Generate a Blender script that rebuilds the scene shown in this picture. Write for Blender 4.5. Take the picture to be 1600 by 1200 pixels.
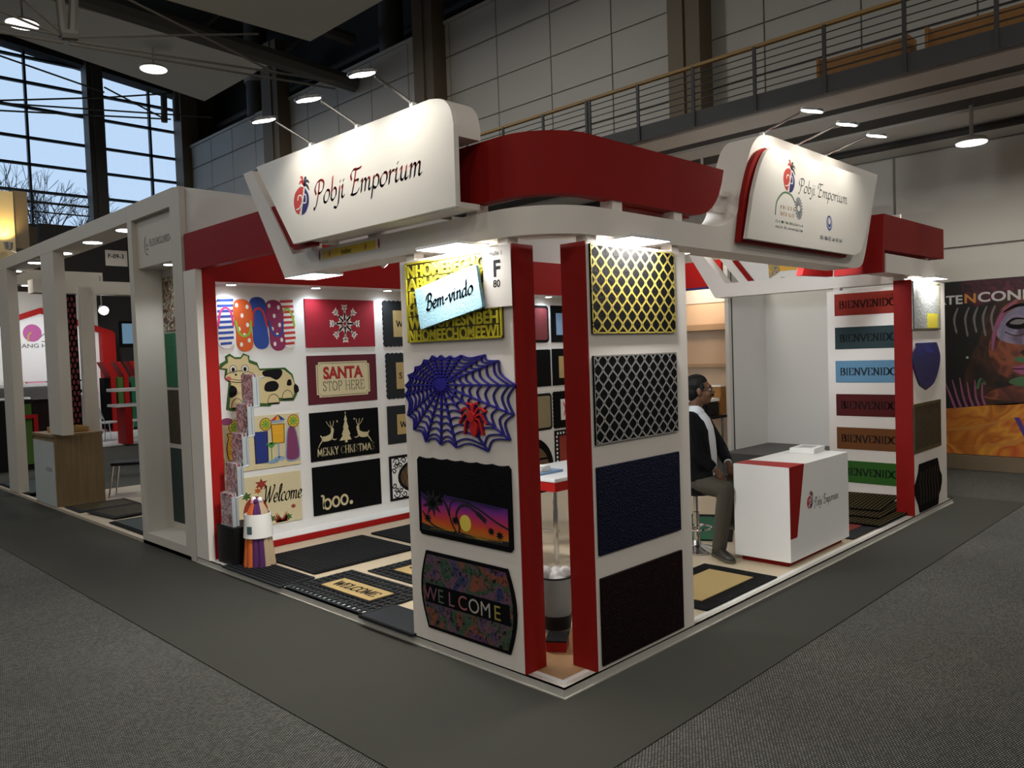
import bpy, bmesh, math, random
from mathutils import Vector, Matrix
random.seed(7)
S = bpy.context.scene
COL = S.collection
for o in list(bpy.data.objects):
    bpy.data.objects.remove(o)

# ------------------------------------------------------------------ camera
cam_d = bpy.data.cameras.new('camera')
cam = bpy.data.objects.new('camera', cam_d)
COL.objects.link(cam)
cam_d.sensor_width = 36.0
cam_d.lens = 1243.2 / 1600 * 36
cam_d.clip_end = 300
yaw, pitch, roll = math.radians(44.8224), math.radians(-2.2144), math.radians(1.9838)
fw = Vector((math.cos(yaw) * math.cos(pitch), math.sin(yaw) * math.cos(pitch), math.sin(pitch)))
rt = Vector((math.sin(yaw), -math.cos(yaw), 0))
dn = fw.cross(rt)
rt2 = math.cos(roll) * rt + math.sin(roll) * dn
dn2 = -math.sin(roll) * rt + math.cos(roll) * dn
M = Matrix((rt2, -dn2, -fw)).transposed().to_4x4()
M.translation = Vector((-3.1135, -2.7790, 1.85))
cam.matrix_world = M
S.camera = cam

# ------------------------------------------------------------------ world, exposure
W = bpy.data.worlds.new('world')
S.world = W
W.use_nodes = True
bg = W.node_tree.nodes['Background']
bg.inputs[0].default_value = (0.53, 0.72, 0.97, 1)
bg.inputs[1].default_value = 1.0
S.view_settings.view_transform = 'Standard'
S.view_settings.look = 'None'
S.view_settings.gamma = 1
S.view_settings.use_curve_mapping = False
S.view_settings.exposure = 0.12
S.cycles.max_bounces = 6; S.cycles.diffuse_bounces = 3; S.cycles.glossy_bounces = 3; S.cycles.transparent_max_bounces = 8
S.cycles.sample_clamp_indirect = 6; S.cycles.adaptive_threshold = .03

HALL_LAMP_W = 78.0     # each high bay lamp
SIGN_W = 9.0            # each sign arm lamp
PANEL_W = 44.0          # each panel under the fascia beam
WALL_W = 14.0            # each downlight in the display wall

def area(name, loc, size, power, col=(1, 1, 1), rot=(0, 0, 0), shape='DISK', parent=None, sizey=None, spread=180):
    d = bpy.data.lights.new(name, 'AREA')
    d.shape = shape; d.size = size
    if sizey: d.size_y = sizey
    d.energy = power; d.color = col; d.spread = math.radians(spread)
    o = bpy.data.objects.new(name, d); COL.objects.link(o)
    o.location = loc; o.rotation_euler = rot
    return o

def spot(name, loc, target, power, angle=90, blend=.6, col=(1, 1, 1), r=.04):
    d = bpy.data.lights.new(name, 'SPOT')
    d.energy = power; d.color = col; d.spot_size = math.radians(angle); d.spot_blend = blend
    d.shadow_soft_size = r
    o = bpy.data.objects.new(name, d); COL.objects.link(o)
    o.location = loc
    o.rotation_euler = (Vector(target) - Vector(loc)).to_track_quat('-Z', 'Y').to_euler()
    return o

# ------------------------------------------------------------------ materials
def lin(h):
    if not isinstance(h, str):
        return (h[0], h[1], h[2], 1)
    h = h.lstrip('#')
    r = []
    for i in (0, 2, 4):
        v = int(h[i:i + 2], 16) / 255
        r.append(v / 12.92 if v <= .04045 else ((v + .055) / 1.055) ** 2.4)
    return (*r, 1)

MATS = {}
def mat(name, col, rough=.5, metal=0., noise=0., nscale=30., bump=0., bscale=200., spec=.5, emit=None, estr=0., trans=0., alpha=1., coat=0.):
    if name in MATS: return MATS[name]
    m = bpy.data.materials.new(name); m.use_nodes = True
    nt = m.node_tree; b = nt.nodes['Principled BSDF']
    c = lin(col)
    b.inputs['Base Color'].default_value = c
    b.inputs['Roughness'].default_value = rough
    b.inputs['Metallic'].default_value = metal
    b.inputs['Specular IOR Level'].default_value = spec
    if trans: b.inputs['Transmission Weight'].default_value = trans
    if alpha < 1: b.inputs['Alpha'].default_value = alpha
    if coat: b.inputs['Coat Weight'].default_value = coat
    if emit is not None:
        b.inputs['Emission Color'].default_value = lin(emit)
        b.inputs['Emission Strength'].default_value = estr
        m.cycles.emission_sampling = 'NONE'
    if noise or bump:
        tc = nt.nodes.new('ShaderNodeTexCoord')
    if noise:
        n = nt.nodes.new('ShaderNodeTexNoise'); n.inputs['Scale'].default_value = nscale; n.inputs['Detail'].default_value = 4
        nt.links.new(tc.outputs['Object'], n.inputs['Vector'])
        mx = nt.nodes.new('ShaderNodeMix'); mx.data_type = 'RGBA'
        mx.inputs[6].default_value = tuple(v * (1 - noise) for v in c[:3]) + (1,)
        mx.inputs[7].default_value = tuple(min(1, v * (1 + noise)) for v in c[:3]) + (1,)
        nt.links.new(n.outputs['Fac'], mx.inputs[0]); nt.links.new(mx.outputs[2], b.inputs['Base Color'])
    if bump:
        n2 = nt.nodes.new('ShaderNodeTexNoise'); n2.inputs['Scale'].default_value = bscale; n2.inputs['Detail'].default_value = 3
        nt.links.new(tc.outputs['Object'], n2.inputs['Vector'])
        bp = nt.nodes.new('ShaderNodeBump'); bp.inputs['Strength'].default_value = bump; bp.inputs['Distance'].default_value = .01
        nt.links.new(n2.outputs['Fac'], bp.inputs['Height']); nt.links.new(bp.outputs['Normal'], b.inputs['Normal'])
    MATS[name] = m
    return m

def ramp_mat(name, stops, axis='Y', lo=0., hi=1., rough=.6, warp=0., wscale=3., metal=0.):
    """a print whose colour changes along one axis of the sheet, with an optional wavy edge between the colours"""
    if name in MATS: return MATS[name]
    m = bpy.data.materials.new(name); m.use_nodes = True
    nt = m.node_tree; b = nt.nodes['Principled BSDF']; b.inputs['Roughness'].default_value = rough; b.inputs['Metallic'].default_value = metal
    tc = nt.nodes.new('ShaderNodeTexCoord'); sp = nt.nodes.new('ShaderNodeSeparateXYZ')
    nt.links.new(tc.outputs['Object'], sp.inputs[0])
    mr = nt.nodes.new('ShaderNodeMapRange'); mr.inputs[1].default_value = lo; mr.inputs[2].default_value = hi
    src = sp.outputs[axis]
    if warp:
        n = nt.nodes.new('ShaderNodeTexNoise'); n.inputs['Scale'].default_value = wscale
        nt.links.new(tc.outputs['Object'], n.inputs['Vector'])
        ma = nt.nodes.new('ShaderNodeMath'); ma.operation = 'MULTIPLY_ADD'; ma.inputs[1].default_value = warp
        nt.links.new(n.outputs['Fac'], ma.inputs[0]); nt.links.new(src, ma.inputs[2]); src = ma.outputs[0]
    nt.links.new(src, mr.inputs[0])
    cr = nt.nodes.new('ShaderNodeValToRGB')
    e = cr.color_ramp.elements
    e[0].position, e[0].color = stops[0][0], lin(stops[0][1])
    e[1].position, e[1].color = stops[-1][0], lin(stops[-1][1])
    for p, c in stops[1:-1]:
        x = e.new(p); x.color = lin(c)
    nt.links.new(mr.outputs[0], cr.inputs[0]); nt.links.new(cr.outputs[0], b.inputs['Base Color'])
    MATS[name] = m
    return m

def patch_mat(name, cols, scale=6., rough=.6, dark=None, dscale=30., dth=.5, dist=1.5):
    """blotches of several colours (voronoi-free, smooth noise through a ramp)"""
    if name in MATS: return MATS[name]
    m = bpy.data.materials.new(name); m.use_nodes = True
    nt = m.node_tree; b = nt.nodes['Principled BSDF']; b.inputs['Roughness'].default_value = rough
    tc = nt.nodes.new('ShaderNodeTexCoord')
    n = nt.nodes.new('ShaderNodeTexNoise'); n.inputs['Scale'].default_value = scale; n.inputs['Distortion'].default_value = dist
    nt.links.new(tc.outputs['Object'], n.inputs['Vector'])
    cr = nt.nodes.new('ShaderNodeValToRGB'); e = cr.color_ramp.elements
    k = len(cols)
    for i, c in enumerate(cols):
        p = .3 + .4 * i / (k - 1)
        x = e[0] if i == 0 else (e[-1] if i == k - 1 else e.new(p))
        x.position = p; x.color = lin(c)
    e.foreach_get  # keep reference
    nt.links.new(n.outputs['Fac'], cr.inputs[0])
    out = cr.outputs[0]
    if dark:
        n2 = nt.nodes.new('ShaderNodeTexNoise'); n2.inputs['Scale'].default_value = dscale; n2.inputs['Distortion'].default_value = 2.
        nt.links.new(tc.outputs['Object'], n2.inputs['Vector'])
        r2 = nt.nodes.new('ShaderNodeValToRGB'); r2.color_ramp.elements[0].position = dth; r2.color_ramp.elements[1].position = dth + .05
        nt.links.new(n2.outputs['Fac'], r2.inputs[0])
        mx = nt.nodes.new('ShaderNodeMix'); mx.data_type = 'RGBA'; mx.inputs[7].default_value = lin(dark)
        nt.links.new(r2.outputs[0], mx.inputs[0]); nt.links.new(out, mx.inputs[6]); out = mx.outputs[2]
    nt.links.new(out, b.inputs['Base Color'])
    MATS[name] = m
    return m

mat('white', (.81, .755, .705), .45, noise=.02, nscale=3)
mat('sign_white', (.84, .815, .77), .4)
mat('panel_white', (.82, .82, .81), .5, noise=.015, nscale=2)
mat('red', (.27, .009, .007), .55, spec=.15, noise=.05, nscale=2.5)
mat('red_lit', (.36, .011, .010), .55, spec=.15, noise=.04, nscale=2)  # lighter copy of red: stronger light inside the stand put into its colour
mat('black_rubber', (.009, .009, .010), .8, spec=.08, bump=.25, bscale=160)
mat('grey_rubber', (.017, .020, .024), .7, spec=.2, bump=.3, bscale=120)
mat('black', (.006, .006, .007), .5, spec=.2)
mat('ink', (.010, .009, .010), .8, spec=.1)
mat('aluminium', (.52, .50, .46), .5, metal=.1)
mat('steel', (.55, .55, .56), .22, metal=1.)
mat('chrome', (.75, .75, .77), .12, metal=1.)
mat('plastic_white', (.75, .76, .78), .35)
mat('paper', (.8, .8, .78), .7)
mat('coir', (.50, .36, .15), .95, noise=.25, nscale=220, bump=.5, bscale=500)
mat('cream', (.66, .58, .36), .85, noise=.08, nscale=60, bump=.15, bscale=300)
mat('clay', (.62, .57, .47), .6)
mat('lamp_glow', (1, 1, 1), .5, emit=(1, .97, .92), estr=9.)
mat('lamp_glow_soft', (1, 1, 1), .5, emit=(1, .97, .93), estr=4.5)
mat('glass', (.9, .95, .97), .05, trans=1.)

# ------------------------------------------------------------------ mesh building
def wm(o):
    return o.matrix_basis.copy() if o.parent is None else wm(o.parent) @ o.matrix_parent_inverse @ o.matrix_basis
def set_mw(o, m):
    o.matrix_basis = m if o.parent is None else (wm(o.parent) @ o.matrix_parent_inverse).inverted() @ m
class MB:
    def __init__(s, *mats):
        s.v = []; s.f = []; s.m = []; s.names = list(mats) or ['white']; s.cur = 0
    def use(s, name):
        if name not in s.names: s.names.append(name)
        s.cur = s.names.index(name); return s
    def add(s, verts, faces):
        b = len(s.v); s.v += [tuple(p) for p in verts]
        s.f += [tuple(b + i for i in f) for f in faces]; s.m += [s.cur] * len(faces)
        return s
    def box(s, x0, x1, y0, y1, z0, z1):
        return s.add([(x0, y0, z0), (x1, y0, z0), (x1, y1, z0), (x0, y1, z0), (x0, y0, z1), (x1, y0, z1), (x1, y1, z1), (x0, y1, z1)],
                     [(0, 3, 2, 1), (4, 5, 6, 7), (0, 1, 5, 4), (1, 2, 6, 5), (2, 3, 7, 6), (3, 0, 4, 7)])
    def prism(s, poly, z0, z1, fn=None):
        """poly: 2D counter-clockwise; fn maps (u, v, n) to a point"""
        fn = fn or (lambda u, v, n: (u, v, n))
        n = len(poly)
        vs = [fn(u, v, z0) for u, v in poly] + [fn(u, v, z1) for u, v in poly]
        fs = [tuple(reversed(range(n))), tuple(range(n, 2 * n))] + [(i, (i + 1) % n, n + (i + 1) % n, n + i) for i in range(n)]
        return s.add(vs, fs)
    def tube(s, pts, r, n=10, cap=True):
        pts = [Vector(p) for p in pts]
        rs = r if isinstance(r, (list, tuple)) else [r] * len(pts)
        rings = []
        up = None
        for i, p in enumerate(pts):
            d = (pts[min(i + 1, len(pts) - 1)] - pts[max(i - 1, 0)]).normalized()
            if up is None:
                up = Vector((0, 0, 1)) if abs(d.z) < .9 else Vector((1, 0, 0))
            a = d.cross(up)
            if a.length < 1e-5:
                up = Vector((0, 1, 0)); a = d.cross(up)
            a.normalize(); b = a.cross(d).normalized(); up = b
            rings.append([p + rs[i] * (math.cos(t) * a + math.sin(t) * b) for t in [2 * math.pi * k / n for k in range(n)]])
        return s.loft(rings, True, cap)
    def loft(s, rings, closed=True, cap=True):
        n = len(rings[0]); vs = [p for r in rings for p in r]; fs = []
        for i in range(len(rings) - 1):
            for k in range(n if closed else n - 1):
                a = i * n + k; b = i * n + (k + 1) % n
                fs.append((a, b, b + n, a + n))
        if cap and closed:
            fs.append(tuple(reversed(range(n)))); fs.append(tuple((len(rings) - 1) * n + k for k in range(n)))
        return s.add(vs, fs)
    def lathe(s, prof, n=20, c=(0, 0, 0), cap=True):
        return s.loft([[(c[0] + r * math.cos(2 * math.pi * k / n), c[1] + r * math.sin(2 * math.pi * k / n), c[2] + z) for k in range(n)] for r, z in prof], True, cap)
    def ball(s, c, rx, ry=None, rz=None, n=14, m=9):
        ry = ry or rx; rz = rz or rx
        rings = []
        for i in range(m + 1):
            t = math.pi * i / m
            q = max(.01, math.sin(t))
            rings.append([(c[0] + rx * q * math.cos(2 * math.pi * k / n), c[1] + ry * q * math.sin(2 * math.pi * k / n), c[2] - rz * math.cos(t)) for k in range(n)])
        return s.loft(rings, True, True)
    def build(s, name, parent=None, mw=None, smooth=False, bevel=0., seg=2):
        me = bpy.data.meshes.new(name)
        me.from_pydata(s.v, [], s.f)
        for n in s.names: me.materials.append(MATS[n])
        if len(s.names) > 1: me.polygons.foreach_set('material_index', s.m)
        bm = bmesh.new(); bm.from_mesh(me)
        if bevel:
            bmesh.ops.bevel(bm, geom=[e for e in bm.edges if e.is_manifold and e.calc_face_angle(0) > .6], offset=bevel, segments=seg, affect='EDGES', clamp_overlap=True)
        bmesh.ops.recalc_face_normals(bm, faces=bm.faces)
        bm.to_mesh(me); bm.free()
        if smooth:
            me.polygons.foreach_set('use_smooth', [True] * len(me.polygons))
            me.set_sharp_from_angle(angle=math.radians(40))
        me.update()
        o = bpy.data.objects.new(name, me); COL.objects.link(o)
        if parent is not None: o.parent = parent
        if mw is not None: set_mw(o, mw)
        return o

def tag(o, label, cat, group=None, kind=None):
    o['label'] = label; o['category'] = cat
    if group: o['group'] = group
    if kind: o['kind'] = kind
    return o
def struct(o, label=None, cat=None):
    o['kind'] = 'structure'
    if label: o['label'] = label
    if cat: o['category'] = cat
    return o
def empty(name, loc=(0, 0, 0), rz=0., mw=None):
    o = bpy.data.objects.new(name, None); COL.objects.link(o)
    o.empty_display_size = .1
    if mw is not None: o.matrix_basis = mw
    else:
        o.location = loc; o.rotation_euler = (0, 0, rz)
    return o
def copy_tree(o, parent=None):
    c = o.copy(); COL.objects.link(c); c.parent = parent
    for ch in list(o.children):
        copy_tree(ch, c)
    return c
def one(name, fn, material, parent=None, **k):
    mb = MB(material); fn(mb); return mb.build(name, parent, **k)
def frame(o, u, v):
    u = Vector(u).normalized(); v = Vector(v).normalized(); n = u.cross(v)
    m = Matrix((u, v, n)).transposed().to_4x4(); m.translation = Vector(o); return m
def face_x(x, y, z): return frame((x, y, z), (0, -1, 0), (0, 0, 1))     # looks towards -x
def face_y(x, y, z): return frame((x, y, z), (1, 0, 0), (0, 0, 1))      # looks towards -y
def lay(x, y, z, a=0.):
    a = math.radians(a); return frame((x, y, z), (math.cos(a), math.sin(a), 0), (-math.sin(a), math.cos(a), 0))

# ------------------------------------------------------------------ flat artwork
def rrect(w, h, r, n=5, cx=0., cy=0.):
    out = []
    for sx, sy, a0 in ((1, -1, -90), (1, 1, 0), (-1, 1, 90), (-1, -1, 180)):
        for k in range(n + 1):
            a = math.radians(a0 + 90 * k / n)
            out.append((cx + sx * (w / 2 - r) + r * math.cos(a), cy + sy * (h / 2 - r) + r * math.sin(a)))
    return out
def ellipse(cx, cy, rx, ry, n=24, rot=0.):
    c, s_ = math.cos(rot), math.sin(rot)
    return [(cx + rx * math.cos(t) * c - ry * math.sin(t) * s_, cy + rx * math.cos(t) * s_ + ry * math.sin(t) * c) for t in [2 * math.pi * k / n for k in range(n)]]
def cr(pts, n=6, closed=False):
    out = []; L = len(pts)
    rng = range(L) if closed else range(L - 1)
    for i in rng:
        if closed: p0, p1, p2, p3 = pts[i - 1], pts[i], pts[(i + 1) % L], pts[(i + 2) % L]
        else: p0, p1, p2, p3 = pts[max(i - 1, 0)], pts[i], pts[i + 1], pts[min(i + 2, L - 1)]
        for k in range(n):
            t = k / n
            out.append(tuple(.5 * (2 * b + (c - a) * t + (2 * a - 5 * b + 4 * c - d) * t * t + (3 * b - a - 3 * c + d) * t ** 3) for a, b, c, d in zip(p0, p1, p2, p3)))
    if not closed: out.append(tuple(pts[-1]))
    return out
def hull(pts):
    pts = sorted(set((round(x, 6), round(y, 6)) for x, y in pts))
    if len(pts) < 3: return pts
    def half(ps):
        h = []
        for p in ps:
            while len(h) > 1 and (h[-1][0] - h[-2][0]) * (p[1] - h[-2][1]) - (h[-1][1] - h[-2][1]) * (p[0] - h[-2][0]) <= 0: h.pop()
            h.append(p)
        return h
    a, b = half(pts), half(pts[::-1])
    return a[:-1] + b[:-1]

IT = {  # broad-nib italic letters: advance, strokes
 'o': (.46, [[(.2, .5), (.04, .3), (.08, .04), (.24, 0), (.4, .2), (.36, .45), (.2, .5)]]),
 'b': (.46, [[(.08, 1), (.08, .5), (.08, .1)], [(.08, .1), (.2, 0), (.38, .15), (.38, .4), (.25, .5), (.08, .35)]]),
 'j': (.24, [[(.14, .5), (.15, .1), (.13, -.22), (.03, -.36), (-.12, -.3)], [(.14, .7), (.17, .72)]]),
 'i': (.28, [[(.02, .42), (.1, .5), (.1, .1), (.17, 0), (.26, .06)], [(.12, .7), (.15, .72)]]),
 'm': (.72, [[(.02, .44), (.1, .5), (.1, .25), (.1, 0)], [(.1, .3), (.22, .48), (.32, .46), (.33, .3), (.33, 0)], [(.33, .3), (.45, .48), (.55, .46), (.56, .3), (.56, .06), (.62, 0), (.7, .06)]]),
 'n': (.5, [[(.02, .44), (.1, .5), (.1, .25), (.1, 0)], [(.1, .3), (.22, .48), (.33, .46), (.35, .3), (.35, .06), (.41, 0), (.49, .06)]]),
 'p': (.47, [[(.08, .5), (.08, .1), (.06, -.38)], [(.08, .35), (.22, .5), (.38, .4), (.38, .12), (.24, 0), (.08, .1)]]),
 'r': (.36, [[(.02, .44), (.1, .5), (.1, .25), (.1, 0)], [(.1, .28), (.2, .46), (.33, .47)]]),
 'u': (.52, [[(.02, .44), (.1, .5), (.1, .12), (.2, 0), (.32, .1), (.36, .25)], [(.36, .5), (.36, .06), (.42, 0), (.5, .06)]]),
 'e': (.42, [[(.06, .22), (.3, .28), (.3, .47), (.15, .47), (.05, .25), (.1, .04), (.24, 0), (.4, .1)]]),
 'l': (.28, [[(.02, .2), (.2, .6), (.24, .92), (.17, 1), (.1, .8), (.1, .15), (.18, 0), (.3, .1)]]),
 'c': (.4, [[(.32, .42), (.24, .5), (.1, .42), (.04, .2), (.12, .02), (.25, 0), (.4, .1)]]),
 'v': (.44, [[(.02, .42), (.1, .5), (.17, .12), (.21, 0), (.36, .3), (.34, .5), (.44, .46)]]),
 'd': (.52, [[(.36, .4), (.2, .5), (.05, .3), (.08, .05), (.22, 0), (.36, .2)], [(.38, 1), (.37, .5), (.37, .08), (.44, 0), (.52, .06)]]),
 'a': (.5, [[(.36, .4), (.2, .5), (.05, .3), (.08, .05), (.22, 0), (.36, .2)], [(.37, .5), (.37, .08), (.44, 0), (.52, .06)]]),
 '-': (.34, [[(.06, .25), (.28, .29)]]),
 ' ': (.3, []),
 'P': (.66, [[(.28, .95), (.27, .5), (.2, .02), (.1, -.2), (.04, -.1)], [(.12, .45), (.0, .68), (.1, .93), (.35, 1.02), (.58, .9), (.58, .62), (.4, .46), (.26, .5)]]),
 'E': (.66, [[(.3, .98), (.26, .5), (.18, 0)], [(.08, .6), (.0, .82), (.15, 1.), (.4, .98), (.62, 1.02)], [(.26, .52), (.48, .55), (.5, .48)], [(.12, .02), (.3, -.03), (.5, .02), (.6, .16)]]),
 'W': (.9, [[(-.04, .86), (.06, 1), (.14, .8), (.2, .03), (.44, .65), (.5, .95)], [(.5, .95), (.52, .3), (.57, .02), (.8, .6), (.9, .95), (.8, 1.)]]),
 'B': (.6, [[(.17, .95), (.16, .4), (.1, -.02)], [(-.02, .7), (.06, .96), (.35, 1.02), (.48, .84), (.36, .58), (.17, .53)], [(.17, .53), (.42, .5), (.53, .3), (.4, .04), (.14, -.02), (.02, .1)]]),
}
RO = {  # roman capitals: advance, strokes (True = smooth), serif points
 'A': (.72, [[(.03, 0), (.34, 1)], [(.34, 1), (.67, 0)], [(.14, .34), (.54, .34)]], [(.03, 0), (.67, 0)]),
 'B': (.62, [[(.12, 0), (.12, 1)], cr([(.12, .98), (.38, .97), (.5, .78), (.38, .55), (.12, .53)], 5), cr([(.12, .53), (.42, .51), (.56, .27), (.42, .03), (.12, .02)], 5)], [(.12, 0), (.12, 1)]),
 'C': (.66, [cr([(.58, .8), (.46, .97), (.25, .95), (.07, .7), (.07, .3), (.25, .05), (.46, .03), (.6, .2)], 5)], []),
 'D': (.7, [[(.12, 0), (.12, 1)], cr([(.12, .98), (.4, .95), (.62, .7), (.62, .3), (.4, .05), (.12, .02)], 5)], [(.12, 0), (.12, 1)]),
 'E': (.58, [[(.12, 0), (.12, 1)], [(.12, .98), (.5, .98), (.52, .8)], [(.12, .52), (.4, .52)], [(.12, .02), (.52, .02), (.55, .22)]], [(.12, 0), (.12, 1)]),
 'H': (.72, [[(.12, 0), (.12, 1)], [(.6, 0), (.6, 1)], [(.12, .5), (.6, .5)]], [(.12, 0), (.12, 1), (.6, 0), (.6, 1)]),
 'I': (.28, [[(.14, 0), (.14, 1)]], [(.14, 0), (.14, 1)]),
 'L': (.56, [[(.12, 0), (.12, 1)], [(.12, .02), (.5, .02), (.53, .24)]], [(.12, 0), (.12, 1)]),
 'M': (.86, [[(.1, 0), (.12, 1)], [(.12, 1), (.42, .1)], [(.42, .1), (.72, 1)], [(.72, 1), (.75, 0)]], [(.1, 0), (.75, 0)]),
 'N': (.74, [[(.12, 0), (.12, 1)], [(.12, 1), (.61, 0)], [(.61, 0), (.61, 1)]], [(.12, 0), (.61, 1)]),
 'O': (.74, [cr([(.37, .98), (.1, .75), (.1, .25), (.37, .02), (.64, .25), (.64, .75)], 5, True) + [(.37, .98)]], []),
 'P': (.58, [[(.12, 0), (.12, 1)], cr([(.12, .98), (.42, .96), (.53, .73), (.4, .5), (.12, .47)], 5)], [(.12, 0), (.12, 1)]),
 'R': (.64, [[(.12, 0), (.12, 1)], cr([(.12, .98), (.42, .96), (.52, .75), (.4, .54), (.12, .51)], 5), [(.3, .52), (.58, 0)]], [(.12, 0), (.12, 1), (.58, 0)]),
 'S': (.52, [cr([(.44, .8), (.34, .97), (.15, .94), (.08, .72), (.25, .54), (.42, .36), (.42, .12), (.25, .02), (.07, .1), (.05, .24)], 5)], []),
 'T': (.62, [[(.31, 0), (.31, 1)], [(.03, .8), (.05, .98), (.57, .98), (.59, .8)]], [(.31, 0)]),
 'V': (.7, [[(.04, 1), (.35, 0)], [(.35, 0), (.66, 1)]], [(.04, 1), (.66, 1)]),
 'W': (.98, [[(.03, 1), (.26, 0)], [(.26, 0), (.48, .9)], [(.48, .9), (.7, 0)], [(.7, 0), (.94, 1)]], [(.03, 1), (.94, 1)]),
 'Y': (.66, [[(.04, 1), (.33, .5)], [(.33, .5), (.62, 1)], [(.33, .5), (.33, 0)]], [(.04, 1), (.62, 1), (.33, 0)]),
 ' ': (.3, [], []),
}
TXT = {}
def font_text(s, offset=0.):
    key = (s, offset)
    if key in TXT: return TXT[key]
    c = bpy.data.curves.new('tmp', 'FONT'); c.body = s; c.size = 1; c.offset = offset; c.resolution_u = 4
    o = bpy.data.objects.new('tmp', c); COL.objects.link(o)
    dg = bpy.context.evaluated_depsgraph_get(); dg.update()
    me = o.evaluated_get(dg).to_mesh()
    vs = [(v.co.x, v.co.y) for v in me.vertices]; fs = [tuple(p.vertices) for p in me.polygons]
    o.evaluated_get(dg).to_mesh_clear()
    bpy.data.objects.remove(o); bpy.data.curves.remove(c)
    TXT[key] = (vs, fs)
    return TXT[key]

class Pic:
    """flat shapes in sheet coordinates, printed in layers"""
    def __init__(s, z=.0006, step=.0005):
        s.mb = MB(); s.mb.names = []; s.z = z; s.step = step
    def up(s): s.z += s.step; return s
    def poly(s, pts, m):
        s.mb.use(m); s.mb.add([(x, y, s.z) for x, y in pts], [tuple(range(len(pts)))]); return s
    def ell(s, cx, cy, rx, ry, m, n=22, rot=0.): return s.poly(ellipse(cx, cy, rx, ry, n, rot), m)
    def rect(s, x0, x1, y0, y1, m): return s.poly([(x0, y0), (x1, y0), (x1, y1), (x0, y1)], m)
    def line(s, pts, w, m, closed=False):
        pts = list(pts) + ([pts[0]] if closed else [])
        s.mb.use(m)
        ws = w if isinstance(w, (list, tuple)) else [w] * len(pts)
        L = []
        for i, p in enumerate(pts):
            a = pts[i - 1] if i else (pts[-2] if closed else p); b = pts[i + 1] if i < len(pts) - 1 else (pts[1] if closed else p)
            dx, dy = b[0] - a[0], b[1] - a[1]; q = math.hypot(dx, dy) or 1
            nx, ny = -dy / q * ws[i] / 2, dx / q * ws[i] / 2
            L.append(((p[0] + nx, p[1] + ny, s.z), (p[0] - nx, p[1] - ny, s.z)))
        vs = [p for pr in L for p in pr]
        s.mb.add(vs, [(2 * i, 2 * i + 1, 2 * i + 3, 2 * i + 2) for i in range(len(L) - 1)]); return s
    def nib(s, pts, w, a, t, m):
        s.mb.use(m); ca, sa = math.cos(a), math.sin(a)
        k = [(w / 2 * ca - t / 2 * sa, w / 2 * sa + t / 2 * ca), (w / 2 * ca + t / 2 * sa, w / 2 * sa - t / 2 * ca)]
        k += [(-x, -y) for x, y in k]
        for p, q in zip(pts[:-1], pts[1:]):
            h = hull([(p[0] + x, p[1] + y) for x, y in k] + [(q[0] + x, q[1] + y) for x, y in k])
            if len(h) > 2: s.mb.add([(x, y, s.z) for x, y in h], [tuple(range(len(h)))])
    def italic(s, txt, x, y, h, m, w=.11, t=.03, sl=.18, sq=1., a=.7, rise=0., m2=None):
        """m2: material for the part of each stroke below mid height"""
        cx = 0.
        for ch in txt:
            adv, st = IT[ch]
            for pts in st:
                q = cr(pts, 6)
                out = [(x + (cx + (px + sl * py) * sq) * h, y + py * h + rise * (cx + px) * h) for px, py in q]
                if m2:
                    hi = [(p, o) for p, o in zip(q, out)]
                    run = []; side = None
                    for p, o in hi:
                        sd = p[1] > .33
                        if side is None or sd == side: run.append(o)
                        else:
                            s.nib(run + [o], w * h, a, t * h, m if side else m2); run = [o]
                        side = sd
                    if len(run) > 1: s.nib(run, w * h, a, t * h, m if side else m2)
                else: s.nib(out, w * h, a, t * h, m)
            cx += adv * sq
        return cx * h
    def roman(s, txt, x, y, h, m, w=.14, t=.035, sq=1., serif=.2, gap=.06, width=None):
        tot = sum(RO[c][0] + gap for c in txt) - gap
        if width: sq = width / (tot * h)
        cx = 0.
        for ch in txt:
            adv, st, se = RO[ch]
            for pts in st:
                s.nib([(x + (cx + px) * sq * h, y + py * h) for px, py in pts], w * h * min(1, sq), 0., t * h, m)
            for px, py in se:
                py = py - .015 if py > .5 else py + .015
                s.nib([(x + ((cx + px) * sq - serif / 2) * h, y + py * h), (x + ((cx + px) * sq + serif / 2) * h, y + py * h)], .01 * h, 0, t * h, m)
            cx += adv + gap
        return tot * sq * h
    def sans(s, txt, x, y, h, m, bold=0., width=None, align='l', shear=0., rise=0.):
        vs, fs = font_text(txt, bold)
        if not vs: return s
        x0 = min(v[0] for v in vs); x1 = max(v[0] for v in vs); y0 = 0; y1 = max(v[1] for v in vs)
        k = h / .73; kx = k
        if width: kx = width / (x1 - x0)
        ox = x - x0 * kx
        if align == 'c': ox = x - (x0 + x1) / 2 * kx
        s.mb.use(m)
        s.mb.add([(ox + a * kx + shear * b * k, y + b * k + rise * (a - x0) * kx, s.z) for a, b in vs], fs); return s
    def build(s, name, parent, mw=None): return s.mb.build(name, parent, mw)
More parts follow.
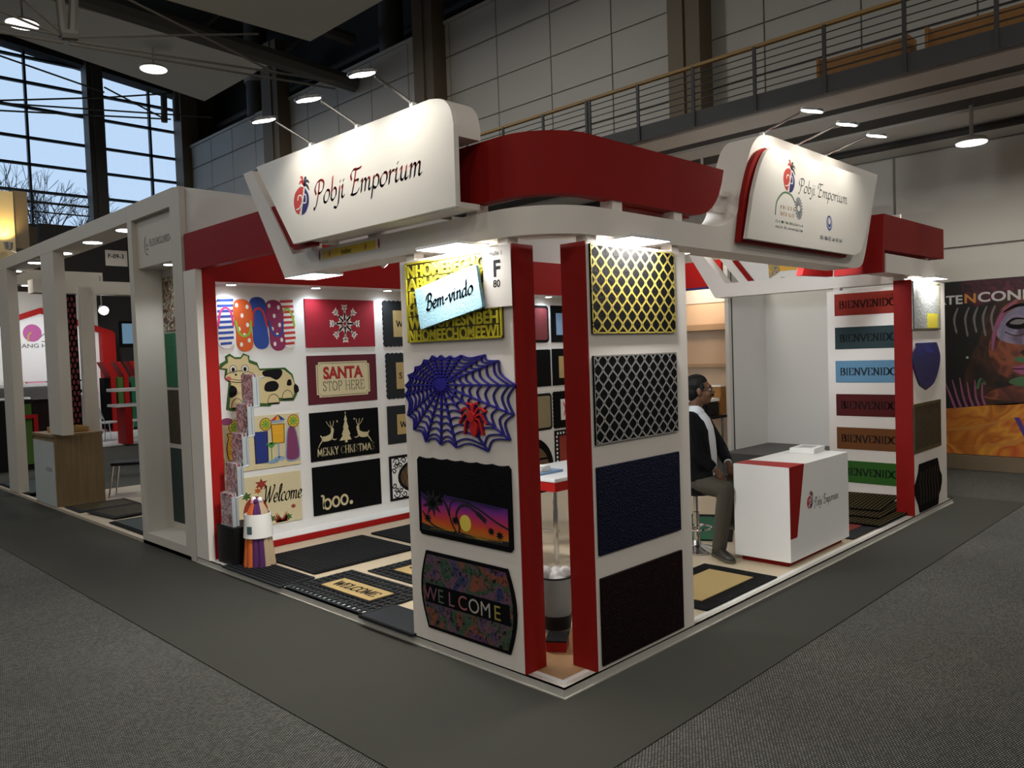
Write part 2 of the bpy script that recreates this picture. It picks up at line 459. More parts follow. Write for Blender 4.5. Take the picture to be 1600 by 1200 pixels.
# ================================================================== the hall
def carpet_mat():
    m = bpy.data.materials.new('hall_carpet'); m.use_nodes = True
    nt = m.node_tree; b = nt.nodes['Principled BSDF']; b.inputs['Roughness'].default_value = .9
    b.inputs['Specular IOR Level'].default_value = .2
    tc = nt.nodes.new('ShaderNodeTexCoord'); mp = nt.nodes.new('ShaderNodeMapping')
    mp.inputs['Rotation'].default_value = (0, 0, math.radians(12))
    nt.links.new(tc.outputs['Object'], mp.inputs[0])
    br = nt.nodes.new('ShaderNodeTexBrick')
    br.inputs['Scale'].default_value = 1.0
    br.inputs['Brick Width'].default_value = .020; br.inputs['Row Height'].default_value = .010
    br.inputs['Mortar Size'].default_value = .0038; br.inputs['Mortar Smooth'].default_value = .4
    br.inputs['Color1'].default_value = (.30, .30, .27, 1); br.inputs['Color2'].default_value = (.15, .15, .135, 1)
    br.inputs['Mortar'].default_value = (.013, .014, .014, 1)
    nt.links.new(mp.outputs[0], br.inputs['Vector'])
    n = nt.nodes.new('ShaderNodeTexNoise'); n.inputs['Scale'].default_value = .9; n.inputs['Detail'].default_value = 5
    nt.links.new(tc.outputs['Object'], n.inputs['Vector'])
    mr = nt.nodes.new('ShaderNodeMapRange'); mr.inputs[3].default_value = .65; mr.inputs[4].default_value = 1.3
    nt.links.new(n.outputs['Fac'], mr.inputs[0])
    mx = nt.nodes.new('ShaderNodeMix'); mx.data_type = 'RGBA'; mx.blend_type = 'MULTIPLY'; mx.inputs[0].default_value = 1
    nt.links.new(br.outputs['Color'], mx.inputs[6]); nt.links.new(mr.outputs[0], mx.inputs[7])
    nt.links.new(mx.outputs[2], b.inputs['Base Color'])
    bp = nt.nodes.new('ShaderNodeBump'); bp.inputs['Strength'].default_value = .35; bp.inputs['Distance'].default_value = .004; bp.invert = True
    nt.links.new(br.outputs['Fac'], bp.inputs['Height']); nt.links.new(bp.outputs['Normal'], b.inputs['Normal'])
    MATS['hall_carpet'] = m
carpet_mat()
mat('runner', (.040, .040, .0335), .85, spec=.2, noise=.03, nscale=4)
mat('hall_wall', (.56, .54, .50), .7, noise=.05, nscale=.6)
mat('hall_seam', (.27, .26, .235), .8)
mat('hall_brown', (.16, .12, .075), .6, noise=.1, nscale=1)
mat('hall_dark', (.030, .028, .026), .8)
mat('ceiling_grey', (.62, .60, .52), .8, noise=.06, nscale=.5)
mat('girder', (.085, .080, .068), .6)
mat('mullion', (.02, .03, .05), .5)
mat('duct_grey', (.46, .44, .40), .5)
mat('deck_edge', (.045, .047, .052), .5)
mat('wood_orange', (.30, .135, .03), .55, noise=.25, nscale=14)
mat('handrail', (.36, .22, .07), .5)
mat('post_dark', (.035, .035, .037), .45)

struct(one('floor', lambda b: b.box(-20, 14, -22, 34, -.2, -.006), 'hall_carpet'), 'dark grey woven hall carpet with pale flecks', 'floor')
ru = empty('carpet_runner')
tag(ru, 'plain charcoal carpet strip laid around the exhibition stand', 'carpet')
one('strip', lambda b: b.box(-1.05, 0.0, -.62, 14, -.006, .0), 'runner', ru)
one('strip', lambda b: b.box(0.0, 7.08, -.62, 0.0, -.006, .0), 'runner', ru)
one('strip', lambda b: b.box(6.64, 7.08, 0.0, 4.6, -.006, .0), 'runner', ru)

# side wall with its panels
wr = struct(one('wall_right', lambda b: b.box(9.33, 9.6, -22, 26.2, 0, 9.55), 'hall_seam'), 'pale grey panelled side wall of the hall', 'wall')
rows = [(4.95, 5.47), (5.49, 6.26), (6.28, 7.09), (7.11, 7.85), (7.87, 8.73), (8.77, 9.5)]
ys = [-5.83 + 1.55 * k for k in range(21)]
for z0, z1 in rows:
    proto = None
    for y0, y1 in zip(ys[:-1], ys[1:]):
        if proto is None:
            proto = one('wall_panel', lambda b: b.box(9.30, 9.33, .012, 1.538, z0, z1), 'hall_wall', wr, bevel=.006, seg=1); p = proto
        else:
            p = proto.copy(); COL.objects.link(p)
        p.location = (0, y0, 0)
for z0, z1 in ((.02, 3.10), (3.125, 4.52)):
    proto = None
    for y0 in (-4.72, -1.62, 1.49, 4.6, 7.71):
        if proto is None:
            proto = one('wall_panel', lambda b: b.box(9.30, 9.33, .012, 3.09, z0, z1), 'hall_wall', wr, bevel=.006, seg=1); p = proto
        else:
            p = proto.copy(); COL.objects.link(p)
        p.location = (0, y0, 0)
one('wall_cap', lambda b: b.box(9.25, 9.6, -22, 26, 9.5, 9.58), 'hall_wall', wr)
# brown pillars standing before it
for i, (y0, y1, t) in enumerate(((18.36, 19.28, 11.2), (11.35, 12.06, 12.6), (4.43, 5.06, 12.6))):
    zb_ = 4.745 if i == 2 else 0
    p = one('pillar', lambda b: (b.box(8.9, 9.295, y0, y1, zb_, t), b.box(8.86, 8.9, y0 + .3, y1 - .12, zb_, t)), 'hall_brown')
    struct(p, ('brown steel pillar nearest the big window', 'brown steel pillar rising behind the rounded sign', 'brown steel pillar behind the balcony railing')[i], 'pillar')
# the gap behind the pillar at the window corner
struct(one('wall_corner', lambda b: b.box(9.0, 9.6, 25.2, 25.85, 0, 13), 'hall_brown'), 'dark brown corner strip beside the big window', 'wall')

# upper dark part and services
struct(one('wall_upper', lambda b: b.box(10.6, 10.8, -22, 26.2, 0, 13.4), 'hall_dark'), 'dark recess above the panelled wall', 'wall')
struct(one('ceiling', lambda b: b.box(-20, 14, -22, 26.2, 13.2, 13.5), 'hall_dark'), 'dark roof over the hall', 'ceiling')
struct(one('wall_left', lambda b: b.box(-20.3, -20, -22, 26.2, 0, 13.4), 'hall_wall'))
struct(one('wall_front', lambda b: b.box(-20, 14, -22.3, -22, 0, 13.4), 'hall_wall'))
for i, (y0, y1) in enumerate(((15.7, 19.95), (8.4, 14.15), (.6, 6.6), (-7.4, -1.4), (-15, -9))):
    c = one('ceiling_sail', lambda b: b.prism([(-18, y0), (7.45, y0), (7.45, y1), (1.9, y1 - (1.85 if i == 0 else 0)), (-18, y1 - (1.85 if i == 0 else 0))], 9.5, 9.72), 'ceiling_grey')
    struct(c, ('pale grey ceiling field nearest the big window', 'pale grey ceiling field before the roof girder', 'pale grey ceiling field over the stand', 'pale grey ceiling field over the aisle', 'pale grey ceiling field at the hall end')[i], 'ceiling')
g = empty('roof_girder', (0, 14.9, 0)); tag(g, 'dark roof girder running between the ceiling fields', 'girder')
one('chord', lambda b: b.tube([(-6, 0, 9.9), (9.2, 0, 9.05)], .22, 8), 'girder', g)
one('chord', lambda b: b.tube([(-6, 0, 10.9), (9.2, 0, 10.2)], .16, 8), 'girder', g)
for k in range(7):
    one('web_strut', lambda b: b.tube([(-5 + 2 * k, 0, 9.84 - .112 * k), (-4 + 2 * k, 0, 10.8 - .09 * k)], .05, 6), 'girder', g)
t = empty('tension_truss', (0, 12.5, 0)); tag(t, 'slender cable truss with twin struts hanging under the roof', 'truss')
one('strut', lambda b: b.tube([(1.46, 0, 8.9), (1.52, 0, 7.6)], [.07, .085], 8), 'girder', t)
one('strut', lambda b: b.tube([(1.76, 0, 8.9), (1.66, 0, 7.66)], [.07, .085], 8), 'girder', t)
one('node', lambda b: b.tube([(1.46, 0, 7.64), (1.72, 0, 7.68)], .1, 8), 'girder', t)
for a, b_ in (((-3, 7.48), (1.5, 7.62)), ((-3, 7.2), (1.5, 7.5)), ((1.6, 7.62), (5.2, 8.6)), ((1.6, 7.56), (7.0, 8.02)), ((1.6, 7.5), (7.0, 7.86)), ((.3, 7.85), (1.5, 7.6)), ((.9, 8.1), (1.5, 7.66)), ((2.5, 8.6), (5.5, 7.9))):
    one('cable', lambda b: b.tube([(a[0], 0, a[1]), (b_[0], 0, b_[1])], .022, 6), 'girder', t)
t = empty('tension_truss', (0, 22, 0)); tag(t, 'thin cable truss crossing in front of the big window', 'truss')
for a, b_ in (((-2, 8.0), (5.4, 9.7)), ((5.4, 9.7), (8.4, 10.5)), ((-2, 8.2), (7.3, 9.42)), ((2.7, 10.3), (5.4, 9.85)), ((5.4, 10.0), (7.1, 9.4)), ((-2, 8.45), (8.6, 9.72))):
    one('cable', lambda b: b.tube([(a[0], 0, a[1]), (b_[0], 0, b_[1])], .025, 6), 'girder', t)
one('node', lambda b: b.tube([(7.1, 0, 9.3), (7.12, 0, 10.1)], .1, 8), 'girder', t)
one('node', lambda b: b.tube([(7.5, 0, 9.4), (7.5, 0, 10.3)], .1, 8), 'girder', t)
d = empty('ventilation_duct', (9.7, 13.9, 0)); tag(d, 'upright round ventilation duct above the wall beside the pillar', 'duct')
one('pipe', lambda b: b.lathe([(.32, 9.56), (.32, 12.8)], 18), 'girder', d, smooth=True)
one('collar', lambda b: b.lathe([(.36, 11.2), (.36, 11.35)], 18), 'duct_grey', d, smooth=True)
d = empty('ventilation_duct', (9.5, 20.6, 0)); tag(d, 'upright round ventilation duct above the wall near the window', 'duct')
one('pipe', lambda b: b.lathe([(.35, 9.56), (.35, 12.8)], 18), 'girder', d, smooth=True)
one('collar', lambda b: b.lathe([(.4, 10.6), (.4, 10.75)], 18), 'duct_grey', d, smooth=True)
tag(one('service_pipe', lambda b: b.tube([(10.3, 25, 10.4), (10.3, 6, 10.4)], .12, 8), 'girder'), 'long dark service pipe above the panelled wall', 'pipe')

# big window
struct(one('wall_back', lambda b: (b.box(-20, 9.25, 25.9, 26.2, 0, 6.45), b.box(9.25, 14, 25.9, 26.2, 0, 13.4)), 'hall_brown'), 'brown wall below the big window', 'wall')
struct(one('roof_edge', lambda b: b.prism([(-20, 14.6), (9.4, 11.35), (9.4, 13.3), (-20, 14.61)], 25.5, 26.1, lambda u, v, n: (u, n, v)), 'hall_dark'), 'dark roof edge above the big window', 'beam')
w = empty('window_1', (0, 25.95, 0)); struct(w, 'tall gridded window with daylight sky behind', 'window')
zs = [6.45, 7.53, 8.38, 9.22, 10.17, 10.96, 11.75, 12.6]
xs = [-6.8, -4.95, -3.1, -1.25, .6, 2.45, 4.38, 6.3, 8.2, 9.2]
for x in xs:
    one('mullion', lambda b: b.box(x - .035, x + .035, -.06, .08, 6.4, 13), 'mullion', w)
for z in zs:
    one('transom', lambda b: b.box(-7, 9.3, -.07, .07, z - .038, z + .038), 'mullion', w)
MATS['pane'] = m_ = bpy.data.materials.new('pane'); m_.use_nodes = True
nt = m_.node_tree; nt.nodes.remove(nt.nodes['Principled BSDF'])
tr = nt.nodes.new('ShaderNodeBsdfTransparent'); gl = nt.nodes.new('ShaderNodeBsdfGlossy'); mx = nt.nodes.new('ShaderNodeMixShader')
gl.inputs['Roughness'].default_value = .05; mx.inputs[0].default_value = .06
nt.links.new(tr.outputs[0], mx.inputs[1]); nt.links.new(gl.outputs[0], mx.inputs[2]); nt.links.new(mx.outputs[0], nt.nodes['Material Output'].inputs[0])
for x0, x1 in zip(xs[:-1], xs[1:]):
    for z0, z1 in zip(zs[:-1], zs[1:]):
        if x1 > 2:
            one('pane', lambda b: b.box(x0 + .035, x1 - .035, .0, .008, z0 + .038, z1 - .038), 'pane', w)
struct(one('pillar', lambda b: (b.box(6.0, 6.5, 25.3, 25.8, 0, 13), b.box(6.15, 6.3, 25.2, 25.3, 0, 13)), 'girder'), 'grey steel pillar standing before the big window', 'pillar')
tag(one('gallery_rail', lambda b: (b.tube([(-5, 25.4, 7.1), (5.9, 25.4, 7.1)], .04, 6), b.tube([(-5, 25.4, 6.8), (5.9, 25.4, 6.8)], .025, 6)), 'girder'), 'thin railing running along the foot of the big window', 'railing')

# bare trees outside
mat('bark', (.05, .05, .055), .9)
def bare_tree(x, y, h, seed, label):
    rnd = random.Random(seed); mb = MB('bark')
    def grow(p, d, l, r, n):
        q = p + d * l
        mb.tube([p, q], [r, r * .7], 5 if r > .04 else 3, False)
        if n == 0: return
        for k in range(3 if n > 1 else 4):
            e = (d + Vector((rnd.uniform(-.75, .75), rnd.uniform(-.5, .5), rnd.uniform(-.15, .45)))).normalized()
            grow(q, e, l * rnd.uniform(.62, .85), r * .62, n - 1)
    grow(Vector((0, 0, 0)), Vector((0, 0, 1)), h * .3, .16, 6)
    o = mb.build('bare_tree'); o.location = (x, y, 0)
    tag(o, label, 'tree')
bare_tree(6.0, 34, 9.2, 3, 'bare leafless tree outside the window, the bushier lower one')
bare_tree(8.6, 38, 10.0, 11, 'bare leafless tree outside the window, closer to the pillar')
struct(one('ground_outside', lambda b: b.box(-30, 40, 26.3, 60, -.3, -.1), 'hall_seam'), 'dark ground outside the window', 'ground')

# ------------------------------------------------------------------ balcony
bl = empty('balcony', (0, 0, 0)); tag(bl, 'grey balcony with dark edge above the stand', 'balcony')
one('deck', lambda b: b.box(5.62, 9.3, -9, 9.0, 4.66, 4.74), 'hall_dark', bl)
one('edge_beam', lambda b: b.box(5.55, 5.62, -9, 9.0, 4.545, 4.735), 'deck_edge', bl)
for x0, x1 in ((5.62, 6.2), (6.5, 7.02), (7.55, 8.62), (8.66, 9.3)):
    one('soffit_beam', lambda b: b.box(x0, x1, -9, 9.0, 4.53, 4.66), 'duct_grey', bl, bevel=.03)
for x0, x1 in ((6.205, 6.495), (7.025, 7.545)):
    one('soffit_shade', lambda b: b.box(x0, x1, -9, 9.0, 4.56, 4.65), 'hall_dark', bl)  # flat dark strip painting the shade in the gap between soffit beams
tag(one('conduit', lambda b: b.tube([(8.3, -9, 4.475), (8.3, 9, 4.475)], .05, 8), 'hall_dark'), 'dark conduit slung under the balcony', 'pipe')
rl = empty('balcony_railing', (5.57, 0, 4.735)); tag(rl, 'balcony railing of dark posts, thin rods and a wooden handrail', 'railing')
one('handrail', lambda b: b.box(-.03, .03, -9, 9.0, .53, .565), 'handrail', rl)
for k in range(6):
    one('rod', lambda b: b.tube([(0, -9, .06 + .08 * k), (0, 9.0, .06 + .08 * k)], .007, 5), 'post_dark', rl)
for y in (-3.19, -2.37, -1.56, -.74, .076, .894, 1.71, 2.525, 3.346, 4.147, 4.203, 5.01, 5.83, 6.65, 7.47, 8.29):
    one('post', lambda b: b.box(-.035, -.015, y - .02, y + .02, -.19, .54), 'post_dark', rl)
for y0, y1, lb in ((.42, 1.39, 'orange wooden bench on the balcony above the small sign'), (-.95, .165, 'orange wooden bench on the balcony towards the picture edge')):
    o = empty('wooden_bench', (6.6, y0, 4.74)); tag(o, lb, 'bench', 'benches on the balcony')
    L_ = y1 - y0
    for k in range(3):
        one('plank', lambda b: b.box(-.02, .02, 0, L_, .16 + .125 * k, .275 + .125 * k), 'wood_orange', o)
    one('side_post', lambda b: b.box(-.05, .3, -.03, .0, 0, .56), 'wood_orange', o)
    one('side_post', lambda b: b.box(-.05, .3, L_, L_ + .03, 0, .56), 'wood_orange', o)
    one('seat', lambda b: b.box(.02, .38, 0, L_, .2, .24), 'wood_orange', o)
# round lamps under the balcony and high bay lamps
def hall_lamp(loc, r, label, power, stem=.0, name='hall_lamp', col=(1, .95, .86)):
    o = empty(name, loc); tag(o, label, 'lamp', 'round hall lamps')
    one('housing', lambda b: b.lathe([(r * .5, .07), (r * .9, .05), (r, .02), (r, 0)], 22), 'duct_grey', o, smooth=True)
    one('diffuser', lambda b: b.lathe([(r * .93, -.004), (r * .93, -.012)], 22), 'lamp_glow_soft', o)
    one('bracket', lambda b: b.tube([(0, 0, .06), (0, 0, .199 + stem)], .022, 6), 'duct_grey', o)
    area('hall_lamp_light', (loc[0], loc[1], loc[2] - .05), r * 1.9, power, col)
hall_lamp((7.30, -.06, 4.10), .17, 'round white lamp hanging under the balcony beside the small sign', 34., .23)
hall_lamp((7.0, 3.3, 4.10), .17, 'round white lamp under the balcony hidden behind the small sign', 34., .23)
hall_lamp((7.6, -3.4, 4.10), .17, 'round white lamp under the balcony beyond the picture edge', 34., .23)
hall_lamp((1.8, 15.97, 8.98), .32, 'round ceiling lamp near the cable truss', HALL_LAMP_W, .32)
hall_lamp((4.79, 16.87, 8.98), .32, 'round ceiling lamp over the big window side', HALL_LAMP_W, .32)
for k, (x, y, f_) in enumerate(((-15, -4, 2.6), (-9, -9, 2.6), (-4, -15, 2.6), (-14, -13, 2.4), (-6, -3, 1.1), (1.5, -9, 1.8), (-10, 3, 1.8), (-12, 10, 1.6), (1.5, 9.5, 1.3), (-4, 9.5, 1.3), (5.5, -7, 1.5), (4.5, 7.5, .9))):
    hall_lamp((x, y, 9.2), .32, 'round ceiling lamp above the %s, outside the picture' % ('side aisle', 'middle of the aisles', 'front aisle', 'far hall corner', 'aisle crossing', 'front stands', 'stands across the aisle', 'rear side aisle', 'neighbouring stand', 'aisle before the neighbouring stand', 'balcony end', 'back of the stand')[k], HALL_LAMP_W * f_, .1)
# ================================================================== the stand itself
PZ = .055
mat('floor_cream', (.60, .50, .36), .45, noise=.06, nscale=3)
mat('wood_floor', (.42, .25, .12), .5, noise=.2, nscale=9)
mat('plate_white', (.78, .79, .78), .4)
pf = empty('stand_platform'); tag(pf, 'low stand platform with cream floor and aluminium edge', 'platform')
one('deck', lambda b: b.box(.05, 6.6, .05, 4.53, .0, PZ - .004), 'floor_cream', pf)
one('corner_board', lambda b: b.box(.06, .75, .06, .75, PZ - .004, PZ - .001), 'wood_floor', pf)
one('edge_profile', lambda b: (b.box(0, .012, 0, 4.53, 0.0, PZ), b.box(0, .05, 0, 4.53, PZ - .006, PZ)), 'aluminium', pf)
one('edge_profile', lambda b: (b.box(.012, 6.64, 0, .012, 0.0, PZ), b.box(.05, 6.64, .0, .05, PZ - .006, PZ)), 'aluminium', pf)
one('edge_profile', lambda b: b.box(6.6, 6.64, .012, 4.53, 0, PZ), 'aluminium', pf)
mat('edge_lip', (.62, .60, .56), .4, metal=.5)
one('edge_lip', lambda b: (b.box(-.012, 0, -.012, 4.53, 0.001, .008), b.box(0, 6.64, -.012, 0, .001, .008)), 'edge_lip', pf)
one('edge_strip', lambda b: (b.box(.05, .085, .085, 4.28, PZ - .004, PZ), b.box(.05, 6.6, .05, .085, PZ - .004, PZ)), 'plate_white', pf)

def column(name, label, x0, x1, y0, y1, red):
    o = empty(name, ((x0 + x1) / 2, (y0 + y1) / 2, PZ)); tag(o, label, 'column', 'display columns')
    cx, cy = o.location.x, o.location.y
    one('panel', lambda b: b.box(x0 - cx, x1 - cx, y0 - cy, y1 - cy, 0, 2.395), 'white', o, bevel=.003, seg=1)
    for (a, b2, c, d) in red:
        one('side_facing', lambda b: b.box(a - cx, b2 - cx, c - cy, d - cy, 0, 2.395), 'red', o, bevel=.002, seg=1)
    return o
column('display_column', 'white column with red side carrying the spider web mat', 0.0, .168, .292, 1.285, [(0.001, .168, .280, .292)])
column('display_column', 'white column with red side carrying the gold lattice mat', .292, 1.28, 0.0, .178, [(.280, .292, .001, .178)])
column('display_column', 'white column with red side at the far end by the portrait poster', 5.42, 6.45, 0.0, .175, [(5.408, 5.42, .001, .175)])
column('display_column', 'white column inside the stand holding the row of six coloured mats', 6.285, 6.45, .19, 1.235, [])

# display wall with recessed white panel in a red frame
dw = empty('display_wall', (0, 4.53, PZ)); tag(dw, 'white display wall recessed in a thick red frame', 'wall')
Y0, Y1 = 4.28 - 4.53, 0.0
one('back_panel', lambda b: b.box(.06, 6.45, .0, .03, 0, 2.98), 'panel_white', dw)
one('frame_top', lambda b: b.box(.06, 6.45, Y0, Y1, 2.545, 2.97), 'red_lit', dw)
one('soffit', lambda b: b.box(.183, 6.40, Y0 + .004, Y1, 2.541, 2.545), 'panel_white', dw)
one('jamb', lambda b: b.box(.06, .183, Y0, Y1, 0, 2.545), 'red_lit', dw)
one('jamb', lambda b: b.box(6.40, 6.45, Y0, Y1, 0, 2.545), 'red_lit', dw)
one('plinth', lambda b: b.box(.183, 6.40, Y0, Y1, 0, .062), 'red_lit', dw)
one('ledge', lambda b: b.box(.183, 6.40, Y0 + .003, Y1, .062, .068), 'panel_white', dw)
one('end_post', lambda b: b.box(-.0, .06, Y0 - .0, .0, 0, 2.65), 'white', dw)
for x in (.39, 1.3, 2.2, 3.1, 4.0, 4.85, 5.7):
    dl = one('downlight', lambda b: b.lathe([(.055, 0), (.055, -.012)], 16, (x, Y0 + .11, 2.541)), 'steel', dw)
    one('lens', lambda b: b.lathe([(.043, 0), (.043, -.003)], 16, (x, Y0 + .11, 2.529)), 'lamp_glow', dl)
    spot('wall_downlight', (x, 4.53 + Y0 + .11, PZ + 2.52), (x, 4.53 + Y0 + .17, 0), WALL_W, 150, .9, (.80, .91, 1.), .05)

# white cloth on the back of the neighbouring wall
def cloth():
    b = MB('cloth'); mat('cloth', (.74, .74, .74), .8)
    NX, NZ = 60, 10
    rows = []
    for i in range(NX + 1):
        r = []
        for j in range(NZ + 1):
            x = .06 + 6.35 * i / NX; t_ = j / NZ
            f = .006 * math.sin(x * 23 + t_ * 3) + .012 * math.sin(x * 11 - t_ * 9) + .045 * math.exp(-((x - .10 - .30 * (1 - t_)) / .035) ** 2) + .035 * math.exp(-((x - .5 - .35 * (1 - t_)) / .05) ** 2) + .03 * math.exp(-((x - .12 - .62 * (1 - t_)) / .04) ** 2)
            lo = 2.80 + .02 * math.sin(x * 5)
            r.append((x, 4.575 - f * (1.25 - t_) , lo + (3.49 - lo) * t_))
        rows.append(r)
    b.loft(rows, False, False)
    o = b.build('hanging_cloth', smooth=True)
    m = o.modifiers.new('solidify', 'SOLIDIFY'); m.thickness = .004
    tag(o, 'white cloth sheet hung on the back of the neighbouring wall', 'cloth')
cloth()
struct(one('wall_neighbour', lambda b: b.box(0.01, 6.45, 4.60, 4.66, 0, 3.49), 'white'), 'white partition between the two stands', 'wall')

# ------------------------------------------------------------------ white fascia beam around the stand
def sweep(path, z0, z1, t):
    """a beam of height z0..z1 and inward thickness t swept along a plan path (points with inward normals)"""
    rings = []
    for (x, y, nx, ny) in path:
        rings.append([(x, y, z0), (x + nx * t, y + ny * t, z0), (x + nx * t, y + ny * t, z1), (x, y, z1)])
    return rings
def corner_path(y_from, x_to, r, n=14):
    p = [(0, y_from, 1, 0)]
    for k in range(n + 1):
        a = math.radians(180 + 90 * k / n)
        p.append((r + r * math.cos(a), r + r * math.sin(a), -math.cos(a), -math.sin(a)))
    p.append((x_to, 0, 0, 1))
    return p
ZB0, ZB1 = 2.49, 2.645
fb = empty('fascia_beam', (0, 0, 0)); tag(fb, 'white fascia beam sweeping around the stand corner and up into a sign board', 'fascia')
def beam(b):
    b.loft(sweep(corner_path(2.58, 1.66, .42), ZB0, ZB1, .2))
bm_ = one('beam', beam, 'white', fb, smooth=True)
# raised end arm beside the large sign (a slanting bar in the same plane)
arm = one('slanted_arm', lambda b: b.prism([(2.58, 2.49), (2.715, 2.49), (3.29, 3.37), (3.15, 3.37), (2.58, 2.645)], 0, .2, lambda u, v, n: (n, u, v)), 'white', fb)
# sign board growing out of the beam on the other side: outline in the plane y = 0
out = [(1.66, 2.645)] + cr([(1.66, 2.645), (1.80, 2.675), (1.93, 2.745), (2.00, 2.86), (2.035, 2.965), (2.115, 3.145), (2.20, 3.28), (2.32, 3.36), (2.47, 3.383)], 5)[1:]
out += [(4.555, 3.375), (4.27, 2.72)]
out += cr([(4.27, 2.72), (4.22, 2.62), (4.15, 2.53), (4.03, 2.495), (3.85, 2.49)], 5)[1:]
out += [(1.66, 2.49)]
one('sign_board', lambda b: b.prism(out, 0.0, .25, lambda u, v, n: (u, n, v)), 'white', fb, smooth=True)
for z in (2.78, 2.90):
    one('bracket', lambda b: b.box(1.80, 2.05, .1, .16, z, z + .035), 'white', fb)
# spacers between columns and beam, beam and red band
for (x, y) in ((.06, .37), (.06, 1.2), (.37, .06), (1.2, .06)):
    one('spacer', lambda b: b.box(x - .04, x + .04, y - .04, y + .04, 2.45, 2.49), 'white', fb)
for (x, y) in ((.07, .62), (.07, 1.6), (.62, .07), (1.25, .07), (.07, 2.4)):
    one('spacer', lambda b: b.box(x - .045, x + .045, y - .045, y + .045, 2.645, 2.71), 'white', fb)
for (x0, x1, y0, y1) in ((-.15, .10, .56, .93), (.53, .91, -.14, .10), (-.02, .24, 2.28, 2.68)):
    q = one('light_panel', lambda b: b.box(x0, x1, y0, y1, 2.474, 2.4895), 'plastic_white', fb)
    one('lens', lambda b: b.box(x0 + .005, x1 - .005, y0 + .005, y1 - .005, 2.4725, 2.474), 'lamp_glow', q)
    area('fascia_panel_light', ((x0 + x1) / 2, (y0 + y1) / 2, 2.470), x1 - x0, PANEL_W, (1, .97, .92), (0, 0, 0), 'RECTANGLE', None, y1 - y0)

# ------------------------------------------------------------------ red band on top
rb = empty('red_fascia_band', (0, 0, 0)); tag(rb, 'dark red fascia band curving around the stand corner', 'fascia')
def band(b):
    p = [(x + .015, y + .015, nx, ny) for x, y, nx, ny in corner_path(4.5, 1.40, .36)]
    p.insert(0, (.09, 4.53, .6, 0))
    R_ = sweep(p, 2.705, 3.045, .08)
    for x, z in ((1.50, 2.712), (1.58, 2.735), (1.65, 2.775), (1.70, 2.82), (1.74, 2.87), (1.78, 2.95), (1.81, 3.04)):
        R_.append([(x, .015, z), (x, .095, z), (x, .095, 3.045), (x, .015, 3.045)])
    b.loft(R_)
one('band', band, 'red', rb, smooth=True)
one('underside', lambda b: b.box(.8, 1.5, .1, .35, 2.70, 2.71), 'red_lit', rb)

# red and white end fascia on the far corner
rf = empty('end_fascia', (0, 0, 0)); tag(rf, 'red box fascia over a short white beam at the far corner', 'fascia')
one('red_box', lambda b: b.prism([(4.62, 2.487), (4.69, 2.487), (4.70, 2.70), (6.44, 2.715), (6.44, 3.035), (4.69, 3.035)], .0, .45, lambda u, v, n: (u, n, v)), 'red', rf)
one('red_leg', lambda b: b.prism([(3.95, 2.47), (4.62, 2.487), (4.69, 3.035), (4.3, 3.0)], .46, .52, lambda u, v, n: (u, n, v)), 'red_lit', rf)
def beam2(b):
    p = [(4.70, -.01, 0, 1)]
    for k in range(13):
        a = math.radians(-90 + 90 * k / 12)
        p.append((6.2 + .3 * math.cos(a), .29 + .3 * math.sin(a), -math.cos(a), -math.sin(a)))
    p.append((6.5, 2.58, -1, 0))
    b.loft(sweep(p, 2.487, 2.665, .2))
one('beam', beam2, 'white', rf, smooth=True)
one('slanted_arm', lambda b: b.prism([(2.58, 2.487), (2.735, 2.487), (3.29, 3.37), (3.15, 3.37), (2.58, 2.665)], 6.3, 6.5, lambda u, v, n: (n, u, v)), 'white', rf)
q = one('light_panel', lambda b: b.box(5.68, 6.12, -.13, .10, 2.472, 2.4865), 'plastic_white', rf); one('lens', lambda b: b.box(5.685, 6.115, -.125, .095, 2.4705, 2.472), 'lamp_glow', q)
area('fascia_panel_light', (5.90, -.015, 2.468), .44, PANEL_W, (1, .98, .94), (0, 0, 0), 'RECTANGLE', None, .23)
one('spacer', lambda b: b.box(6.1, 6.2, .08, .18, 2.665, 2.72), 'white', rf)
one('spacer', lambda b: b.box(5.35, 5.45, .05, .15, 2.45, 2.487), 'white', rf)
one('spacer', lambda b: b.box(6.34, 6.42, 1.1, 1.18, 2.45, 2.487), 'white', rf)
one('spacer', lambda b: b.box(6.34, 6.42, .6, .68, 2.665, 2.73), 'white', rf)
for z in (2.58, 2.72, 2.86):
    one('round_bracket', lambda b: b.tube([(4.19 + (z - 2.58) * .45, .12, z), (4.40 + (z - 2.58) * .4, .12, z)], .028, 8), 'white', rf)
fs = empty('rear_sign', (6.5, 0, 0)); tag(fs, 'back of the white sign on the far side with red strip and orange banner', 'sign')
one('board', lambda b: b.prism([(.5, 2.66), (2.52, 2.66), (3.05, 3.29), (.5, 3.29)], .1, .14, lambda u, v, n: (n, u, v)), 'sign_white', fs)
one('bracket', lambda b: (b.box(-.02, .12, .9, 1.0, 2.666, 2.70), b.box(-.02, .12, 1.9, 2.0, 2.666, 2.70)), 'white', fs)
one('backing', lambda b: b.prism([(2.30, 2.66), (2.37, 2.66), (2.62, 2.98), (2.55, 2.98)], .06, .1, lambda u, v, n: (n, u, v)), 'red', fs)
mat('banner_orange', (.75, .42, .06), .6, noise=.2, nscale=5)
bn = one('banner', lambda b: b.box(.085, .095, .62, 2.10, 2.78, 3.0), 'banner_orange', fs)
patch_mat('banner_logo', ['#2c7a3a', '#e0b030', '#2a4a90', '#d8c040'], 18)
one('emblem', lambda b: b.prism([(2.10, 2.70), (2.12, 2.98), (1.98, 3.0), (1.96, 2.78)], .07, .084, lambda u, v, n: (n, u, v)), 'banner_logo', fs)

